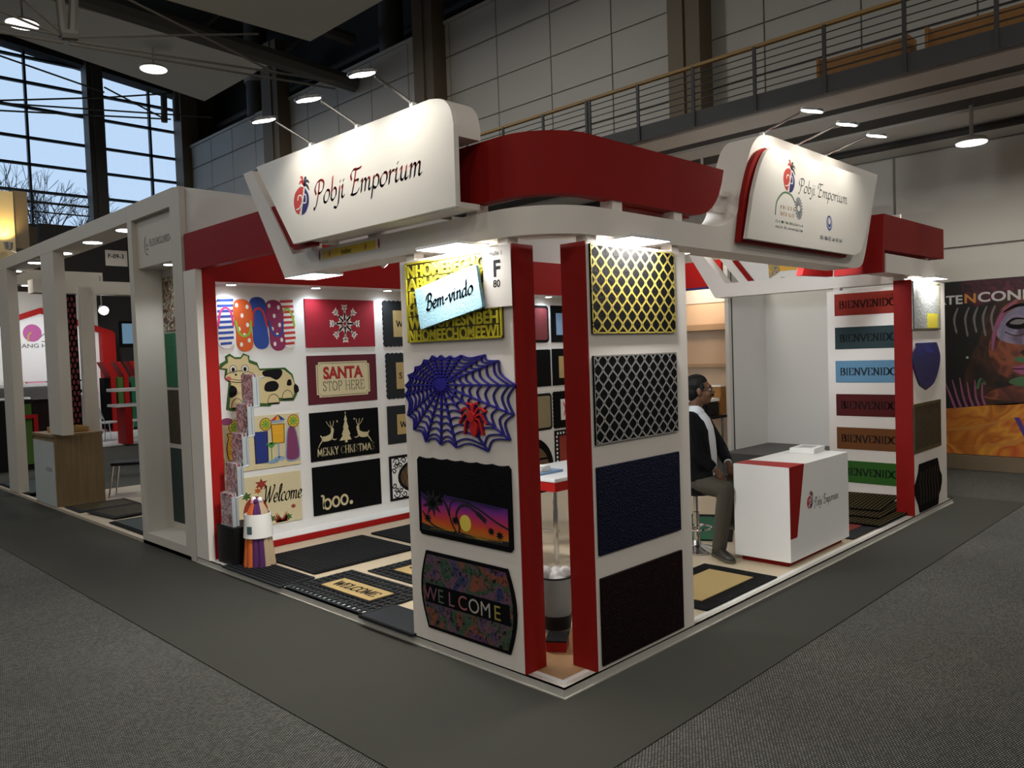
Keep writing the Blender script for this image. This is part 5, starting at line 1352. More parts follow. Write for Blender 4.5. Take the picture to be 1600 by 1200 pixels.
def shoe(a_, d_, z):
    d_ = Vector((d_[0], d_[1], 0)).normalized(); s_ = Vector((-d_.y, d_.x, 0)); h_ = Vector((a_.x, a_.y, z)) - d_ * .075
    b = MB('shoe_leather'); rings = []
    for (l_, w_, hh) in ((-.005, .018, .05), (.0, .030, .075), (.05, .036, .095), (.10, .038, .085), (.16, .046, .058), (.22, .045, .045), (.265, .032, .034), (.283, .012, .02)):
        c = h_ + d_ * l_
        rings.append([c + s_ * (w_ * math.cos(t_)) + U * (.018 + hh * max(0, math.sin(t_)) ** .7) for t_ in [math.pi * k / 10 for k in range(11)]])
    b.loft(rings)
    o = b.build('shoe', man, smooth=True)
    one('shoe_sole', lambda b: b.loft([[h_ + d_ * l_ + s_ * w_ + U * .02, h_ + d_ * l_ - s_ * w_ + U * .02, h_ + d_ * l_ - s_ * w_ + U * .0, h_ + d_ * l_ + s_ * w_ + U * .0] for l_, w_ in ((-.01, .02), (.0, .034), (.10, .042), (.16, .050), (.22, .049), (.268, .036), (.29, .014))]), 'sole', o)
shoe(RA, (-.16, -.30), PZ + .0015); shoe(LA, (.15, -.35), .225)

# ------------------------------------------------------------------ table, chairs and bin inside
tb = empty('meeting_table', (2.25, 1.99, PZ)); tag(tb, 'white meeting table with red edge seen through the corner gap', 'table')
one('top', lambda b: b.box(-.45, .75, -.35, .35, .70, .73), 'plastic_white', tb, bevel=.004)
one('apron', lambda b: (b.box(-.44, .74, -.34, -.32, .62, .70), b.box(-.44, -.42, -.32, .34, .62, .70)), 'red_lit', tb)
for x in (-.4, .7):
    for y in (-.3, .3): one('leg', lambda b: b.tube([(x, y, 0), (x, y, .70)], .02, 8), 'chrome', tb)
o = empty('paper_pile', (2.03, 1.98, PZ + .73)); tag(o, 'pile of papers and a white packet on the meeting table', 'paper')
one('papers', lambda b: b.box(-.15, .15, -.1, .1, 0, .02), 'ck_sky', o); one('packet', lambda b: b.box(-.12, .02, -.08, .08, .02, .07), 'paper', o, bevel=.01)
def chrome_chair(loc, rz, label):
    o = empty('chrome_chair', loc, rz); tag(o, label, 'chair', 'chrome chairs inside the stand')
    one('seat', lambda b: b.box(-.22, .22, -.21, .21, .44, .47), 'black', o, bevel=.015)
    one('backrest', lambda b: b.loft([[(-.22 + .0 * k, -.21 + .42 * j / 8 , .55 + .09 * k) for j in range(9)] for k in range(5)], False, False), 'plastic_white', o)
    m = o.children[-1].modifiers.new('solidify', 'SOLIDIFY'); m.thickness = .015
    for s_ in (-1, 1):
        one('frame_tube', lambda b: b.tube([(-.2, .23 * s_, .90), (-.22, .23 * s_, .47), (.20, .23 * s_, .45), (.24, .23 * s_, .03), (-.22, .23 * s_, .016)], .015, 8), 'chrome', o, smooth=True)
        one('armrest', lambda b: b.tube([(-.2, .25 * s_, .66), (.18, .25 * s_, .66), (.2, .23 * s_, .46)], .012, 8), 'chrome', o, smooth=True)
    return o
chrome_chair((1.552, 2.05, PZ), 0.0, 'chrome framed chair standing before the meeting table')
chrome_chair((2.42, 2.62, PZ), -1.5, 'chrome framed chair on the far side of the meeting table')
mat('bin_plastic', (.25, .27, .28), .25, alpha=.75); mat('tissue', (.78, .78, .80), .8)
o = empty('waste_bin', (.64, .62, PZ)); tag(o, 'grey plastic bin full of white tissue in the corner gap', 'bin')
one('body', lambda b: b.lathe([(.085, 0), (.09, .03), (.115, .36), (.12, .365), (.112, .36), (.085, .035)], 26), 'bin_plastic', o, smooth=True)
one('rim', lambda b: b.tube([(.118 * math.cos(t_), .118 * math.sin(t_), .365) for t_ in [2 * math.pi * k / 24 for k in range(25)]], .006, 6), 'black', o)
one('black_band', lambda b: b.lathe([(.092, .03), (.101, .12)], 26, cap=False), 'black', o, smooth=True)
def tissue(b):
    rnd = random.Random(2)
    for k in range(16): b.ball((rnd.uniform(-.075, .075), rnd.uniform(-.075, .075), rnd.uniform(.30, .39)), rnd.uniform(.03, .045), rnd.uniform(.03, .045), rnd.uniform(.02, .04), 8, 6)
t_ = one('tissue_paper', tissue, 'tissue', o, smooth=True); remesh(t_, .008, 1)
o = empty('carton', (.42, .42, PZ), .6); tag(o, 'small dark red carton on the floor of the corner gap', 'box')
one('body', lambda b: b.box(-.07, .09, -.06, .06, 0, .06), 'red', o); one('lid', lambda b: b.box(-.075, .095, -.065, .065, .06, .07), 'black', o)

# ------------------------------------------------------------------ brochure rack and bundle by the red frame
rk = empty('brochure_rack', (.05, 4.04, PZ)); tag(rk, 'stepped brochure rack with five pockets on a black box', 'rack')
mat('rack_grey', (.42, .47, .50), .4, metal=.3); patch_mat('brochure', ['#b8b0b4', '#c9c4c8', '#4a3a40', '#b8707a', '#cfc9cc', '#6a4448', '#c9c2c6'], 10, .5)
one('base_box', lambda b: b.box(.0, .25, -.16, .16, 0, .34), 'black', rk, bevel=.004)
for k in range(5):
    x, z = .02 + .062 * k, .35 + .262 * k
    pk = one('pocket', lambda b: (b.box(x + .035, x + .045, -.115, .115, z, z + .29), b.box(x, x + .035, -.115, .115, z - .008, z), b.box(x, x + .04, -.12, -.115, z - .008, z + .26)), 'rack_grey', rk)
    one('brochure', lambda b: b.box(x + .004, x + .03, -.105, .105, z, z + .285), 'brochure', pk, bevel=.001, seg=1)
one('side_frame', lambda b: [b.tube([(.065 + .062 * k, -.128, .35 + .262 * k), (.065 + .062 * k, -.128, .60 + .262 * k), (.128 + .062 * k, -.128, .612 + .262 * k)], .012, 6) for k in range(5)], 'rack_grey', rk)
one('side_frame', lambda b: [b.tube([(.065 + .062 * k, .128, .35 + .262 * k), (.065 + .062 * k, .128, .60 + .262 * k), (.128 + .062 * k, .128, .612 + .262 * k)], .012, 6) for k in range(5)], 'rack_grey', rk)
bd = empty('yarn_bundle', (.215, 3.74, PZ)); bd.scale = (.88, .88, .98); tag(bd, 'bundle of coloured rag yarn wrapped in a white paper band', 'bundle')
mat('yarn_orange', (.58, .12, .02), .9); mat('yarn_purple', (.075, .014, .10), .9); mat('yarn_beige', (.46, .35, .22), .9); mat('yarn_pink', (.6, .25, .35), .9)
for k in range(14):
    a_ = 2 * math.pi * k / 14; m_ = 'yarn_' + ('orange orange orange purple purple beige beige beige purple orange beige purple orange orange'.split())[k]
    r0 = .125
    one('strand', lambda b: b.tube([(r0 * math.cos(a_ + 2.6), r0 * math.sin(a_ + 2.6), .01), (.10 * math.cos(a_ + 2.6), .10 * math.sin(a_ + 2.6), .28), (.07 * math.cos(a_ + 2.6), .07 * math.sin(a_ + 2.6), .5), (.03 * math.cos(a_ + 2.6), .03 * math.sin(a_ + 2.6), .59)], [.034, .030, .026, .015], 8), m_, bd, smooth=True)
one('paper_band', lambda b: b.lathe([(.146, .27), (.126, .48), (.120, .48), (.140, .27)], 24), 'paper', bd, smooth=True)
for k in range(6): one('knot', lambda b: b.ball((.04 * math.cos(k), .04 * math.sin(k), .575 + .012 * (k % 3)), .026), ('yarn_pink', 'yarn_purple', 'tissue')[k % 3], bd, smooth=True)
mat('band_ink', (.05, .10, .10), .7)
p_ = one('band_print', lambda b: b.loft([[(.143 * math.cos(a_) * (1.06 - z * .18), .143 * math.sin(a_) * (1.06 - z * .18), z) for a_ in [3.4 + .05 * j for j in range(9)]] for z in (.31, .345, .38)], False, False), 'band_ink', bd)

# ------------------------------------------------------------------ mats on the floor
GF = 'mats on the stand floor'
FZ = PZ + .0005
def fmat(name, x, y, a, w, h, m, label, r=.012, t=.010, z=FZ):
    return slab(name, w, h, m, lay(x, y, z, a), r, t, label, GF)
def ribs(o, w, h, n, m, t=.010, name='rib'):
    def f(b):
        for k in range(n): b.box(.03, w - .03, h * (k + .3) / n, h * (k + .7) / n, t, t + .004)
    return one('ribbing', f, m, o)
o = fmat('ribbed_floor_mat', .36, 3.98, -90, .90, 1.10, 'black_rubber', 'large black ribbed mat lying along the display wall', .03); ribs(o, .9, 1.1, 26, 'grey_rubber')
o = fmat('ribbed_floor_mat', 1.55, 3.98, -90, .90, 1.2, 'black_rubber', 'large black mat deeper in the stand beside the ribbed one', .03); ribs(o, .9, 1.2, 28, 'grey_rubber')
o = fmat('studded_floor_mat', -.03, 3.97, -90, 1.0, .33, 'grey_rubber', 'narrow dark studded mat hanging over the platform edge', .006, .014)
def studs2(b):
    for i in range(22):
        for j in range(7): b.box(.02 + .044 * i, .045 + .044 * i, .025 + .042 * j, .05 + .042 * j, .014, .018)
one('studs', studs2, 'black_rubber', o)['kind'] = 'stuff'
def open_mat(x, y, a, w, h, cw, ch, word, label, z=FZ, nx=16, ny=9):
    o = empty('openwork_coir_mat', mw=lay(x, y, z, a)); tag(o, label, 'mat', GF)
    def rub(b):
        for k in range(nx + 1): b.box((w - .022) * k / nx, (w - .022) * k / nx + .022, 0, h, 0, .010)
        for k in range(ny + 1): b.box(0, w, (h - .022) * k / ny, (h - .022) * k / ny + .022, .001, .011)
    one('rubber_grid', rub, 'grey_rubber', o)
    one('frame', lambda b: b.box((w - cw) / 2 - .03, (w + cw) / 2 + .03, (h - ch) / 2 - .03, (h + ch) / 2 + .03, 0.001, .013), 'black_rubber', o)
    one('coir_centre', lambda b: b.box((w - cw) / 2, (w + cw) / 2, (h - ch) / 2, (h + ch) / 2, .013, .018), 'coir', o)
    if word:
        p = Pic(.0186); p.roman(word, (w - cw) / 2 + .06, h / 2 - .05, .10, 'ink', w=.2, t=.08, width=cw - .12 if len(word) > 2 else None); p.build('lettering', o)
    return o
open_mat(.01, 2.93, -90, 1.05, .62, .66, .22, 'WELCOME', 'openwork black rubber mat with a coir centre reading welcome')
open_mat(.70, 2.80, -90, 1.0, .60, .64, .32, 'SP', 'openwork black rubber mat with coir centre behind the welcome one')
o = fmat('plain_floor_mat', -.04, 1.86, -90, .60, .32, 'grey_rubber', 'plain slate grey mat lying on the platform edge beside the column', .004, .016)
one('edge_strip', lambda b: b.box(0, .6, 0, .02, .016, .019), 'black_rubber', o)
o = fmat('framed_floor_mat', 1.56, .075, 0, 1.02, .64, 'black_rubber', 'black rubber mat with broad coir centre before the counter', .01)
one('coir_centre', lambda b: b.box(.14, .88, .13, .51, .010, .015), 'coir', o)
def flower(b):
    rnd = random.Random(9)
    for k in range(150):
        x, y = rnd.uniform(.02, 1.0), rnd.uniform(.02, .62)
        if .13 < x < .89 and .12 < y < .52: continue
        b.prism(ellipse(x, y, .012, .006, 5, rnd.uniform(0, 3)), .010, .013)
one('relief', flower, 'grey_rubber', o)['kind'] = 'stuff'
mat('green_pile', (.012, .12, .055), .9, bump=.6, bscale=90, noise=.4, nscale=60)
o = fmat('green_floor_mat', 3.4, .92, 28, 1.15, .62, 'black_rubber', 'green mat with black border on the floor behind the counter'); one('pile', lambda b: b.box(.0, 1.0, .05, .57, .010, .015), 'green_pile', o)
# the pile by the coloured mats
mat('red_pile', (.22, .022, .02), .9, noise=.2, nscale=60); mat('teal_dark', (.012, .03, .03), .6)
o = fmat('red_floor_mat', 4.10, .10, 0, .95, .62, 'grey_rubber', 'grey edged mat with red centre beside the counter'); one('pile', lambda b: b.box(.14, .8, .14, .48, .010, .014), 'red_pile', o)
mat('gold_dot', (.30, .21, .05), .6)
for k in range(3):
    x0, y0, z0 = 4.66 + .28 * k, .07 + .10 * k, FZ + .016 + .016 * k
    o = fmat('dotted_floor_mat', x0, y0, 4 * k, .95, .60, 'mat_black', ('lowest', 'middle', 'topmost')[k] + ' of the dark mats with gold dots piled by the far column', .004, .013, z0)
    def dots(b):
        for i in range(24):
            for j in range(15): b.prism([(.02 + .0385 * i, .02 + .0385 * j), (.04 + .0385 * i, .015 + .0385 * j), (.035 + .0385 * i, .03 + .0385 * j)], .013, .0145)
    one('dots', dots, 'gold_dot', o)['kind'] = 'stuff'
o = fmat('dark_floor_mat', 5.55, .75, 0, .7, 1.0, 'teal_dark', 'plain dark teal mat below the coloured mats', .004, .012)
# ================================================================== neighbouring stand on the aisle
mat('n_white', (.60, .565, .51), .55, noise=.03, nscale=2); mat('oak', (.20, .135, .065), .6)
def oak():
    m = MATS['oak']; nt = m.node_tree; b = nt.nodes['Principled BSDF']
    tc = nt.nodes.new('ShaderNodeTexCoord'); mp = nt.nodes.new('ShaderNodeMapping'); mp.inputs['Scale'].default_value = (14, 14, .7)
    n = nt.nodes.new('ShaderNodeTexNoise'); n.inputs['Scale'].default_value = 2.; n.inputs['Detail'].default_value = 5
    c = nt.nodes.new('ShaderNodeValToRGB'); c.color_ramp.elements[0].color = (.13, .085, .038, 1); c.color_ramp.elements[1].color = (.27, .19, .095, 1)
    nt.links.new(tc.outputs['Object'], mp.inputs[0]); nt.links.new(mp.outputs[0], n.inputs['Vector']); nt.links.new(n.outputs['Fac'], c.inputs[0]); nt.links.new(c.outputs[0], b.inputs['Base Color'])
oak()
ng = empty('neighbour_fascia', (0, 0, 0)); tag(ng, 'long white fascia of the neighbouring stand with downlights', 'fascia')
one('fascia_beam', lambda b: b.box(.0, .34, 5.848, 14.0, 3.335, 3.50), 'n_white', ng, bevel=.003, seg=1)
for y in (6.32, 7.40, 8.52, 9.70, 10.87, 12.02):
    q = one('downlight', lambda b: b.lathe([(.115, 0), (.115, -.006)], 18, (.16, y, 3.335)), 'steel', ng)
    one('lens', lambda b: b.lathe([(.10, 0), (.10, -.003)], 18, (.16, y, 3.329)), 'lamp_glow', q)
    spot('neighbour_downlight', (.15, y, 3.31), (.2, y, 0), 8, 110, .8, (1, .97, .92), .05)
one('cross_beam', lambda b: b.box(.34, 3.2, 10.6, 10.9, 3.0, 3.2), 'n_white', ng)
for y0, y1, z0 in ((8.38, 8.92, 1.0), (10.6, 11.13, .04)):
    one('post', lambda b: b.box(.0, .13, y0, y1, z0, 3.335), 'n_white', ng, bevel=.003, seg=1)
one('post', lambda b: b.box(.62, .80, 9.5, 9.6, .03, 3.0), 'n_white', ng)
nb = empty('display_niche', (0, 4.66, 0)); tag(nb, 'tall white display niche with lettered header beside the red frame', 'cabinet')
Y_ = lambda y: y - 4.66
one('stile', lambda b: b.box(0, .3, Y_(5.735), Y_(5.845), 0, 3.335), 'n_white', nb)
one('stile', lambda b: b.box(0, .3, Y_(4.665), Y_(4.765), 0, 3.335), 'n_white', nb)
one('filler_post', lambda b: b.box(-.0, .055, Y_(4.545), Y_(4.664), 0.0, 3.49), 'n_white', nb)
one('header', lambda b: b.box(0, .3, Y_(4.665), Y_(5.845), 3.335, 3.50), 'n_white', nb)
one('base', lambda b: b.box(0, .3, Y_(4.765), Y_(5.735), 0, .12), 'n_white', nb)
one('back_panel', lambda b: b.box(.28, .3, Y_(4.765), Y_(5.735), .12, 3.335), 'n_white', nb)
sb = one('sign_box', lambda b: b.box(.05, .28, Y_(4.765), Y_(5.735), 2.85, 3.335), 'n_white', nb)
mat('sign_grey', (.16, .15, .14), .6)
p = Pic(.001); p.sans('FLOORGUARD-AS', .33, .19, .075, 'sign_grey', width=.60)
p.line(cr([(.24, .30), (.20, .22), (.22, .14), (.29, .11)], 5), .012, 'sign_grey'); p.line([(.25, .24), (.25, .17), (.30, .17)], .012, 'sign_grey'); p.line([(.25, .21), (.29, .21)], .012, 'sign_grey'); p.build('lettering', sb, face_x(.049, 5.735, 2.85))
q = one('downlight', lambda b: b.lathe([(.075, 0), (.075, -.012)], 18, (.14, Y_(5.15), 2.85)), 'steel', nb); one('lens', lambda b: b.lathe([(.06, 0), (.06, -.003)], 18, (.14, Y_(5.15), 2.838)), 'lamp_glow', q)
spot('niche_downlight', (.14, 5.15, 2.82), (.14, 5.35, 0), 20, 130, .8, (.95, .98, 1), .05)
patch_mat('letter_mix', ['#0c0a0a', '#6a1a1a', '#141010', '#c8c4b0', '#101010', '#8a6a20', '#0c0a0a'], 12, .6)
for k, (z, m_, lb) in enumerate(((2.20, 'letter_mix', 'multicoloured lettered sample mat hanging at the top of the niche'), (1.62, 'green_pile', 'dark green sample mat hanging second in the niche'), (1.03, 'brown_mottle', 'brown sample mat hanging third in the niche'), (.20, 'teal_dark', 'dark slate sample mat hanging lowest in the niche'))):
    slab('sample_mat', .90, .56 if k < 3 else .78, m_, face_x(.279, 5.70, z), 0, .012, lb, 'sample mats in the niche')
ds = empty('reception_desk', (0, 8.80, .03)); tag(ds, 'oak reception desk with a glossy white front panel at the aisle', 'desk')
one('body', lambda b: b.box(.012, .60, 0, .94, 0, .92), 'oak', ds)
one('top', lambda b: b.box(-.005, .61, -.01, .95, .92, .955), 'oak', ds)
mat('gloss_pale', (.55, .60, .60), .12)
one('front_panel', lambda b: b.box(.0, .012, .03, .93, .0, .86), 'gloss_pale', ds)
p = Pic(.001); p.sans('FLOOR', .52, .46, .06, 'sign_grey', width=.26); p.build('lettering', ds, face_x(-.0005, 9.70, .03))
o = empty('wooden_tray', (.2, 9.0, .985)); tag(o, 'yellow wooden tray standing on the oak desk', 'tray')
one('base', lambda b: b.box(-.08, .30, 0, .5, 0, .02), 'wood_orange', o)
one('rim', lambda b: (b.box(-.08, .30, 0, .02, .02, .07), b.box(-.08, .30, .48, .5, .02, .07), b.box(-.08, -.06, .02, .48, .02, .07), b.box(.28, .30, .02, .48, .02, .07)), 'handrail', o)
lp = empty('lattice_screen', (.30, 9.52, .99)); tag(lp, 'dark red openwork lattice screen hanging between the white posts', 'screen')
mat('lattice_red', (.16, .012, .018), .6); one('board', lambda b: b.box(0, .28, 0, .02, 0, 1.9), 'mat_black', lp)
def latt(b):
    for j in range(24):
        for i in range(5):
            x, z = .03 + .056 * i + (.028 if j % 2 else 0), .04 + .078 * j
            if x < .26: b.prism(ellipse(x, z, .018, .034, 8), -.006, 0, lambda u, v, n: (u, n, v))
one('openwork', latt, 'lattice_red', lp)['kind'] = 'stuff'
mat('laminate', (.52, .45, .36), .4, noise=.08, nscale=4)
struct(one('floor_neighbour', lambda b: (b.box(.05, 3.0, 4.66, 9.9, 0, .03), b.box(0, .05, 4.66, 14, 0, .035)), 'laminate'), 'pale laminate floor of the neighbouring stand', 'floor')
for x, y, a, w, h, m_, lb in ((.06, 8.72, -90, .62, .75, 'grey_rubber', 'grey framed mat lying next to the oak desk'), (.10, 7.98, -84, .75, .66, 'grey_rubber', 'dark framed mat overlapping the one next to the desk'), (.07, 7.1, -90, 1.1, .66, 'black_rubber', 'black mat on the neighbouring floor beside the niche'), (.04, 12.0, -90, 1.6, .6, 'black_rubber', 'dark mat at the far end of the neighbouring floor')):
    o = slab('neighbour_floor_mat', w, h, m_, lay(x, y, .0355 + (.012 if 'overlapping' in lb else 0), a), .02, .01, lb, 'mats on the neighbouring floor')
    one('pile', lambda b: b.box(.06, w - .06, .06, h - .06, .010, .014), 'brown_mottle' if m_ == 'grey_rubber' else 'teal_dark', o)
def leg_chair(name, loc, rz, m, label, group=None):
    o = empty(name, loc, rz); tag(o, label, 'chair', group)
    one('seat', lambda b: b.prism(rrect(.44, .43, .07), .44, .48), m, o, bevel=.012)
    one('backrest', lambda b: b.loft([[(-.20 - .03 * k - .02 * math.cos(j * .5), -.20 + .40 * j / 8, .56 + .075 * k) for j in range(9)] for k in range(5)], False, False), m, o, smooth=True)
    q = o.children[-1].modifiers.new('solidify', 'SOLIDIFY'); q.thickness = .025
    for s_ in (-1, 1):
        one('leg', lambda b: b.tube([(.17, .18 * s_, .44), (.24, .21 * s_, .0)], .011, 8), 'chrome', o)
        one('leg', lambda b: b.tube([(-.28, .18 * s_, .72), (-.19, .18 * s_, .46), (-.24, .21 * s_, 0)], .011, 8), 'chrome', o)
    return o
leg_chair('visitor_chair', (1.02, 9.05, .03), 2.6, 'black', 'black visitor chair with chrome legs beside the niche')
o = tag(one('hanging_plate', lambda b: b.box(0, .24, 0, .18, 0, .006), 'plate_grey', mw=face_y(.16, 7.0, 3.02)), 'small white hanging number plate of the neighbouring stand', 'plate')
p = Pic(.0066); p.sans('F-09-3', .03, .09, .05, 'ink', bold=.02); p.build('lettering', o)
o = empty('hanging_box_sign', (0.6, 13.9, 3.4)); tag(o, 'long white box beam hanging behind the neighbouring fascia', 'beam')
one('body', lambda b: b.box(.1, 1.8, 0, .3, .02, .3), 'n_white', o)
for x in (.5, 1.2, 1.7): one('downlight', lambda b: b.lathe([(.06, .02), (.06, .008)], 14, (x, .15, 0)), 'lamp_glow', o)
# warm lit header at the picture edge
hd = empty('lit_header', (-1.4, 12.5, 3.5)); tag(hd, 'white header wall lit yellow by a small wall lamp at the picture edge', 'wall')
mat('yellow_lit_wall', (.62, .50, .28), .7); one('face', lambda b: b.box(0, 2.0, 0, .5, .0, 1.33), 'yellow_lit_wall', hd); one('side_board', lambda b: b.box(2.0, 2.22, .05, .5, 0.4, 1.36), 'hall_brown', hd)  # the lamp's yellow light is put into the colour of this white wall
wl = empty('wall_lamp', (.46, 12.36, 3.90)); tag(wl, 'small metal lamp shining up the yellow-lit header wall', 'lamp')
one('head', lambda b: b.lathe([(.03, -.06), (.055, -.05), (.07, .06), (.06, .06)], 16), 'steel', wl, smooth=True); one('arm', lambda b: b.tube([(0, 0, -.06), (.12, -.05, -.12), (.45, -.1, -.2)], .012, 6), 'steel', wl)
spot('header_lamp_light', (.46, 12.30, 3.98), (.35, 12.55, 4.6), 26, 120, .7, (1, .72, .25), .04)

# ================================================================== booth far down the aisle
fb2 = empty('far_booth', (0, 23, 0)); tag(fb2, 'far white booth with red gable frame and shelves', 'booth')
one('back_wall', lambda b: b.prism([(1.0, .02), (5.35, .02), (5.35, 2.92), (4.12, 3.35), (3.65, 3.54), (1.0, 2.5)], 0, .1, lambda u, v, n: (u, n, v)), 'panel_white', fb2)
one('gable', lambda b: b.prism([(1.0, 2.48), (3.66, 3.46), (3.66, 3.62), (1.0, 2.64)], -.1, 0, lambda u, v, n: (u, n, v)), 'red_lit', fb2)
one('gable', lambda b: b.prism([(3.66, 3.46), (5.6, 2.76), (5.6, 2.94), (3.66, 3.62)], -.1, 0, lambda u, v, n: (u, n, v)), 'red_lit', fb2)
one('red_post', lambda b: b.box(5.2, 5.58, -.3, 0, 0, 2.88), 'red_lit', fb2)
one('upper_panel', lambda b: b.box(1.0, 5.3, .3, .4, 2.9, 4.1), 'n_white', fb2)
p = Pic(.001); mat('logo_pink', (.50, .10, .32), .6); p.ell(1.44, 2.90, .24, .25, 'logo_pink', 26); p.build('emblem', fb2, face_y(2.0, 22.999, 0))
p = Pic(.002); p.line(cr([(1.62, 2.76), (1.76, 2.88), (1.90, 2.81), (1.86, 2.66), (1.66, 2.66)], 5), .025, 'sign_grey'); p.line(cr([(1.32, 2.66), (1.34, 2.83), (1.41, 2.92)], 5), .035, 'ck_lime')
p.sans('GUANG HUI CA', .86, 2.48, .12, 'sign_grey', bold=.015, width=1.48); p.build('lettering', fb2, face_y(2.0, 22.999, 0))
one('shelf', lambda b: b.box(1.6, 4.5, -1.2, -.1, 1.40, 1.48), 'plastic_white', fb2); one('shelf', lambda b: b.box(1.6, 3.0, -1.2, -.1, 1.05, 1.11), 'plastic_white', fb2); one('shelf', lambda b: b.box(4.1, 4.75, -1.2, -.1, 1.10, 1.15), 'plastic_white', fb2)
for x, m_ in ((2.0, 'ff_white'), (2.5, 'cream'), (3.0, 'yarn_pink'), (3.5, 'cover_grey'), (4.1, 'black')):
    one('carpet_sample', lambda b: b.box(x, x + .45, -1.0, -.15, 1.48, 1.52), m_, fb2)
for x, m_ in ((1.6, 'black'), (2.15, 'leaf_green'), (2.6, 'red'), (3.1, 'maroon_black'), (3.6, 'maroon_black')):
    one('hanging_carpet', lambda b: b.box(x, x + .42, -.9, -.8, .1, 1.02), m_, fb2)
one('carpet_stack', lambda b: b.box(4.15, 4.7, -1.0, -.2, 1.15, 1.23), 'black', fb2)
spot('far_booth_light', (3.0, 21.2, 3.4), (3.0, 23.2, 2.3), 70, 130, .8, (.95, .97, 1), .1)
spot('far_booth_light', (4.6, 20.6, 3.4), (4.6, 22.5, .6), 90, 130, .8, (.95, .97, 1), .1)
for k in range(3):
    o = empty('slanted_rack', (4.64 + .36 * k, 21.0, .0)); tag(o, ('first', 'second', 'third')[k] + ' slanted red carpet rack before the far booth', 'rack', 'slanted red racks')
    one('upright', lambda b: b.prism([(.18, 0), (.30, 0), (.30, 1.6), (.10, 2.0), (-.02, 2.0), (.18, 1.58)], 0, .5, lambda u, v, n: (u, n, v)), 'red_lit', o)
    one('carpet', lambda b: b.box(.02, .16, .05, .45, .1, 1.55), ('mat_black', 'leaf_green', 'green_pile')[k], o)
o = empty('white_side_table', (3.62, 17, .03)); tag(o, 'white two-tier side table before the red racks', 'table')
one('top', lambda b: b.box(-.15, .8, -.3, .3, 1.24, 1.31), 'plastic_white', o); one('shelf', lambda b: b.box(-.15, .8, -.3, .3, .88, .94), 'plastic_white', o); one('panel', lambda b: b.box(.05, .2, -.28, .28, 0, .88), 'red_lit', o); one('panel', lambda b: b.box(.62, .76, -.28, .28, 0, 1.24), 'plastic_white', o)
struct(one('floor_far', lambda b: b.box(2.6, 7, 17.0, 22.95, 0, .03), 'plastic_white'), 'white floor of the far booth', 'floor')
leg_chair('shell_chair', (3.75, 18.2, .03), .3, 'plastic_white', 'white shell chair of the far booth facing the racks', 'white chairs in the far booth')
leg_chair('shell_chair', (4.5, 18.1, .03), 2.9, 'plastic_white', 'white shell chair of the far booth turned to the other chair', 'white chairs in the far booth')
o = empty('green_cabinet', (.8, 14, 0)); tag(o, 'dark cabinet with green front and red trim behind the post', 'cabinet')
one('body', lambda b: b.box(-.4, .3, 0, .5, 0, 1.3), 'black', o); one('front', lambda b: b.box(.0, .26, -.02, 0, .1, 1.22), 'leaf_green', o); one('trim', lambda b: (b.box(-.1, .35, -.06, -.02, .95, 1.02), b.box(.28, .35, -.06, -.02, .1, .95)), 'red_lit', o)
o = empty('floodlight', (1.76, 12, 2.84)); tag(o, 'bright small floodlight glaring beyond the fascia', 'lamp')
one('head', lambda b: b.tube([(0, .12, .05), (0, 0, 0)], [.05, .09], 14), 'steel', o); one('glass', lambda b: b.ball((0, -.01, 0), .08, .03, .08), 'lamp_glow', o); one('arm', lambda b: b.tube([(0, .1, .05), (0, .1, .6)], .012, 6), 'steel', o)
struct(one('wall_hidden', lambda b: b.box(4.0, 9.3, 23.9, 24.1, 0, 6.2), 'hall_dark'), 'dark partition far behind the booths', 'wall')
o = tag(one('wall_screen', lambda b: b.box(0, 1.0, 0, .8, 0, .05), 'black', mw=face_y(6.1, 23.89, 2.5)), 'glass opening with a bluish glow far behind the booths', 'screen')
mat('screen_blue', (.1, .2, .3), .3, emit=(.25, .42, .6), estr=.35); one('picture', lambda b: b.box(.08, .92, .08, .72, .05, .052), 'screen_blue', o)

# ================================================================== booth behind the counter side and the portrait poster
struct(one('floor_platform', lambda b: b.box(7.2, 8.6, .95, 3.2, 0, .3), 'duct_dark' if 'duct_dark' in MATS else mat('duct_dark', (.06, .058, .056), .7).name), 'low dark grey platform behind the counter', 'platform')
mat('booth_white', (.60, .59, .57), .6)
struct(one('wall_booth', lambda b: (b.box(8.6, 8.66, .95, 3.2, 0, 3.2),), 'booth_white'), 'plain white booth wall behind the counter', 'wall')
struct(one('wall_booth_side', lambda b: b.box(7.56, 8.6, 3.2, 3.24, 0, 3.2), 'booth_white'), 'plain white booth side wall meeting the metal pole', 'wall')
o = empty('metal_pole', (7.50, 3.22, 0)); tag(o, 'upright aluminium pole with dark edge at the end of the white wall', 'pole')
one('profile', lambda b: b.box(-.06, .02, -.03, .03, 0, 3.2), 'aluminium', o); one('dark_edge', lambda b: b.box(.02, .055, -.03, .03, 0, 3.2), 'black', o)
mat('peach', (.66, .50, .36), .7); mat('peach_frame', (.50, .35, .22), .7)
pb = empty('peach_booth', (8.75, 3.3, 0)); tag(pb, 'peach walled booth with shelf and display window behind the man', 'booth')
one('wall', lambda b: b.box(0, .06, 0, 2.2, 0, 2.58), 'peach', pb); one('header', lambda b: b.box(-.02, .05, -.02, 2.2, 2.58, 2.85), 'booth_white', pb)
one('shelf', lambda b: b.box(-.12, 0, .3, 1.7, 2.12, 2.22), 'peach_frame', pb); one('frame', lambda b: (b.box(-.05, 0, .5, .56, .8, 2.12), b.box(-.05, 0, 1.45, 1.51, .8, 2.12), b.box(-.05, 0, .35, 1.6, 1.50, 1.56)), 'peach_frame', pb)
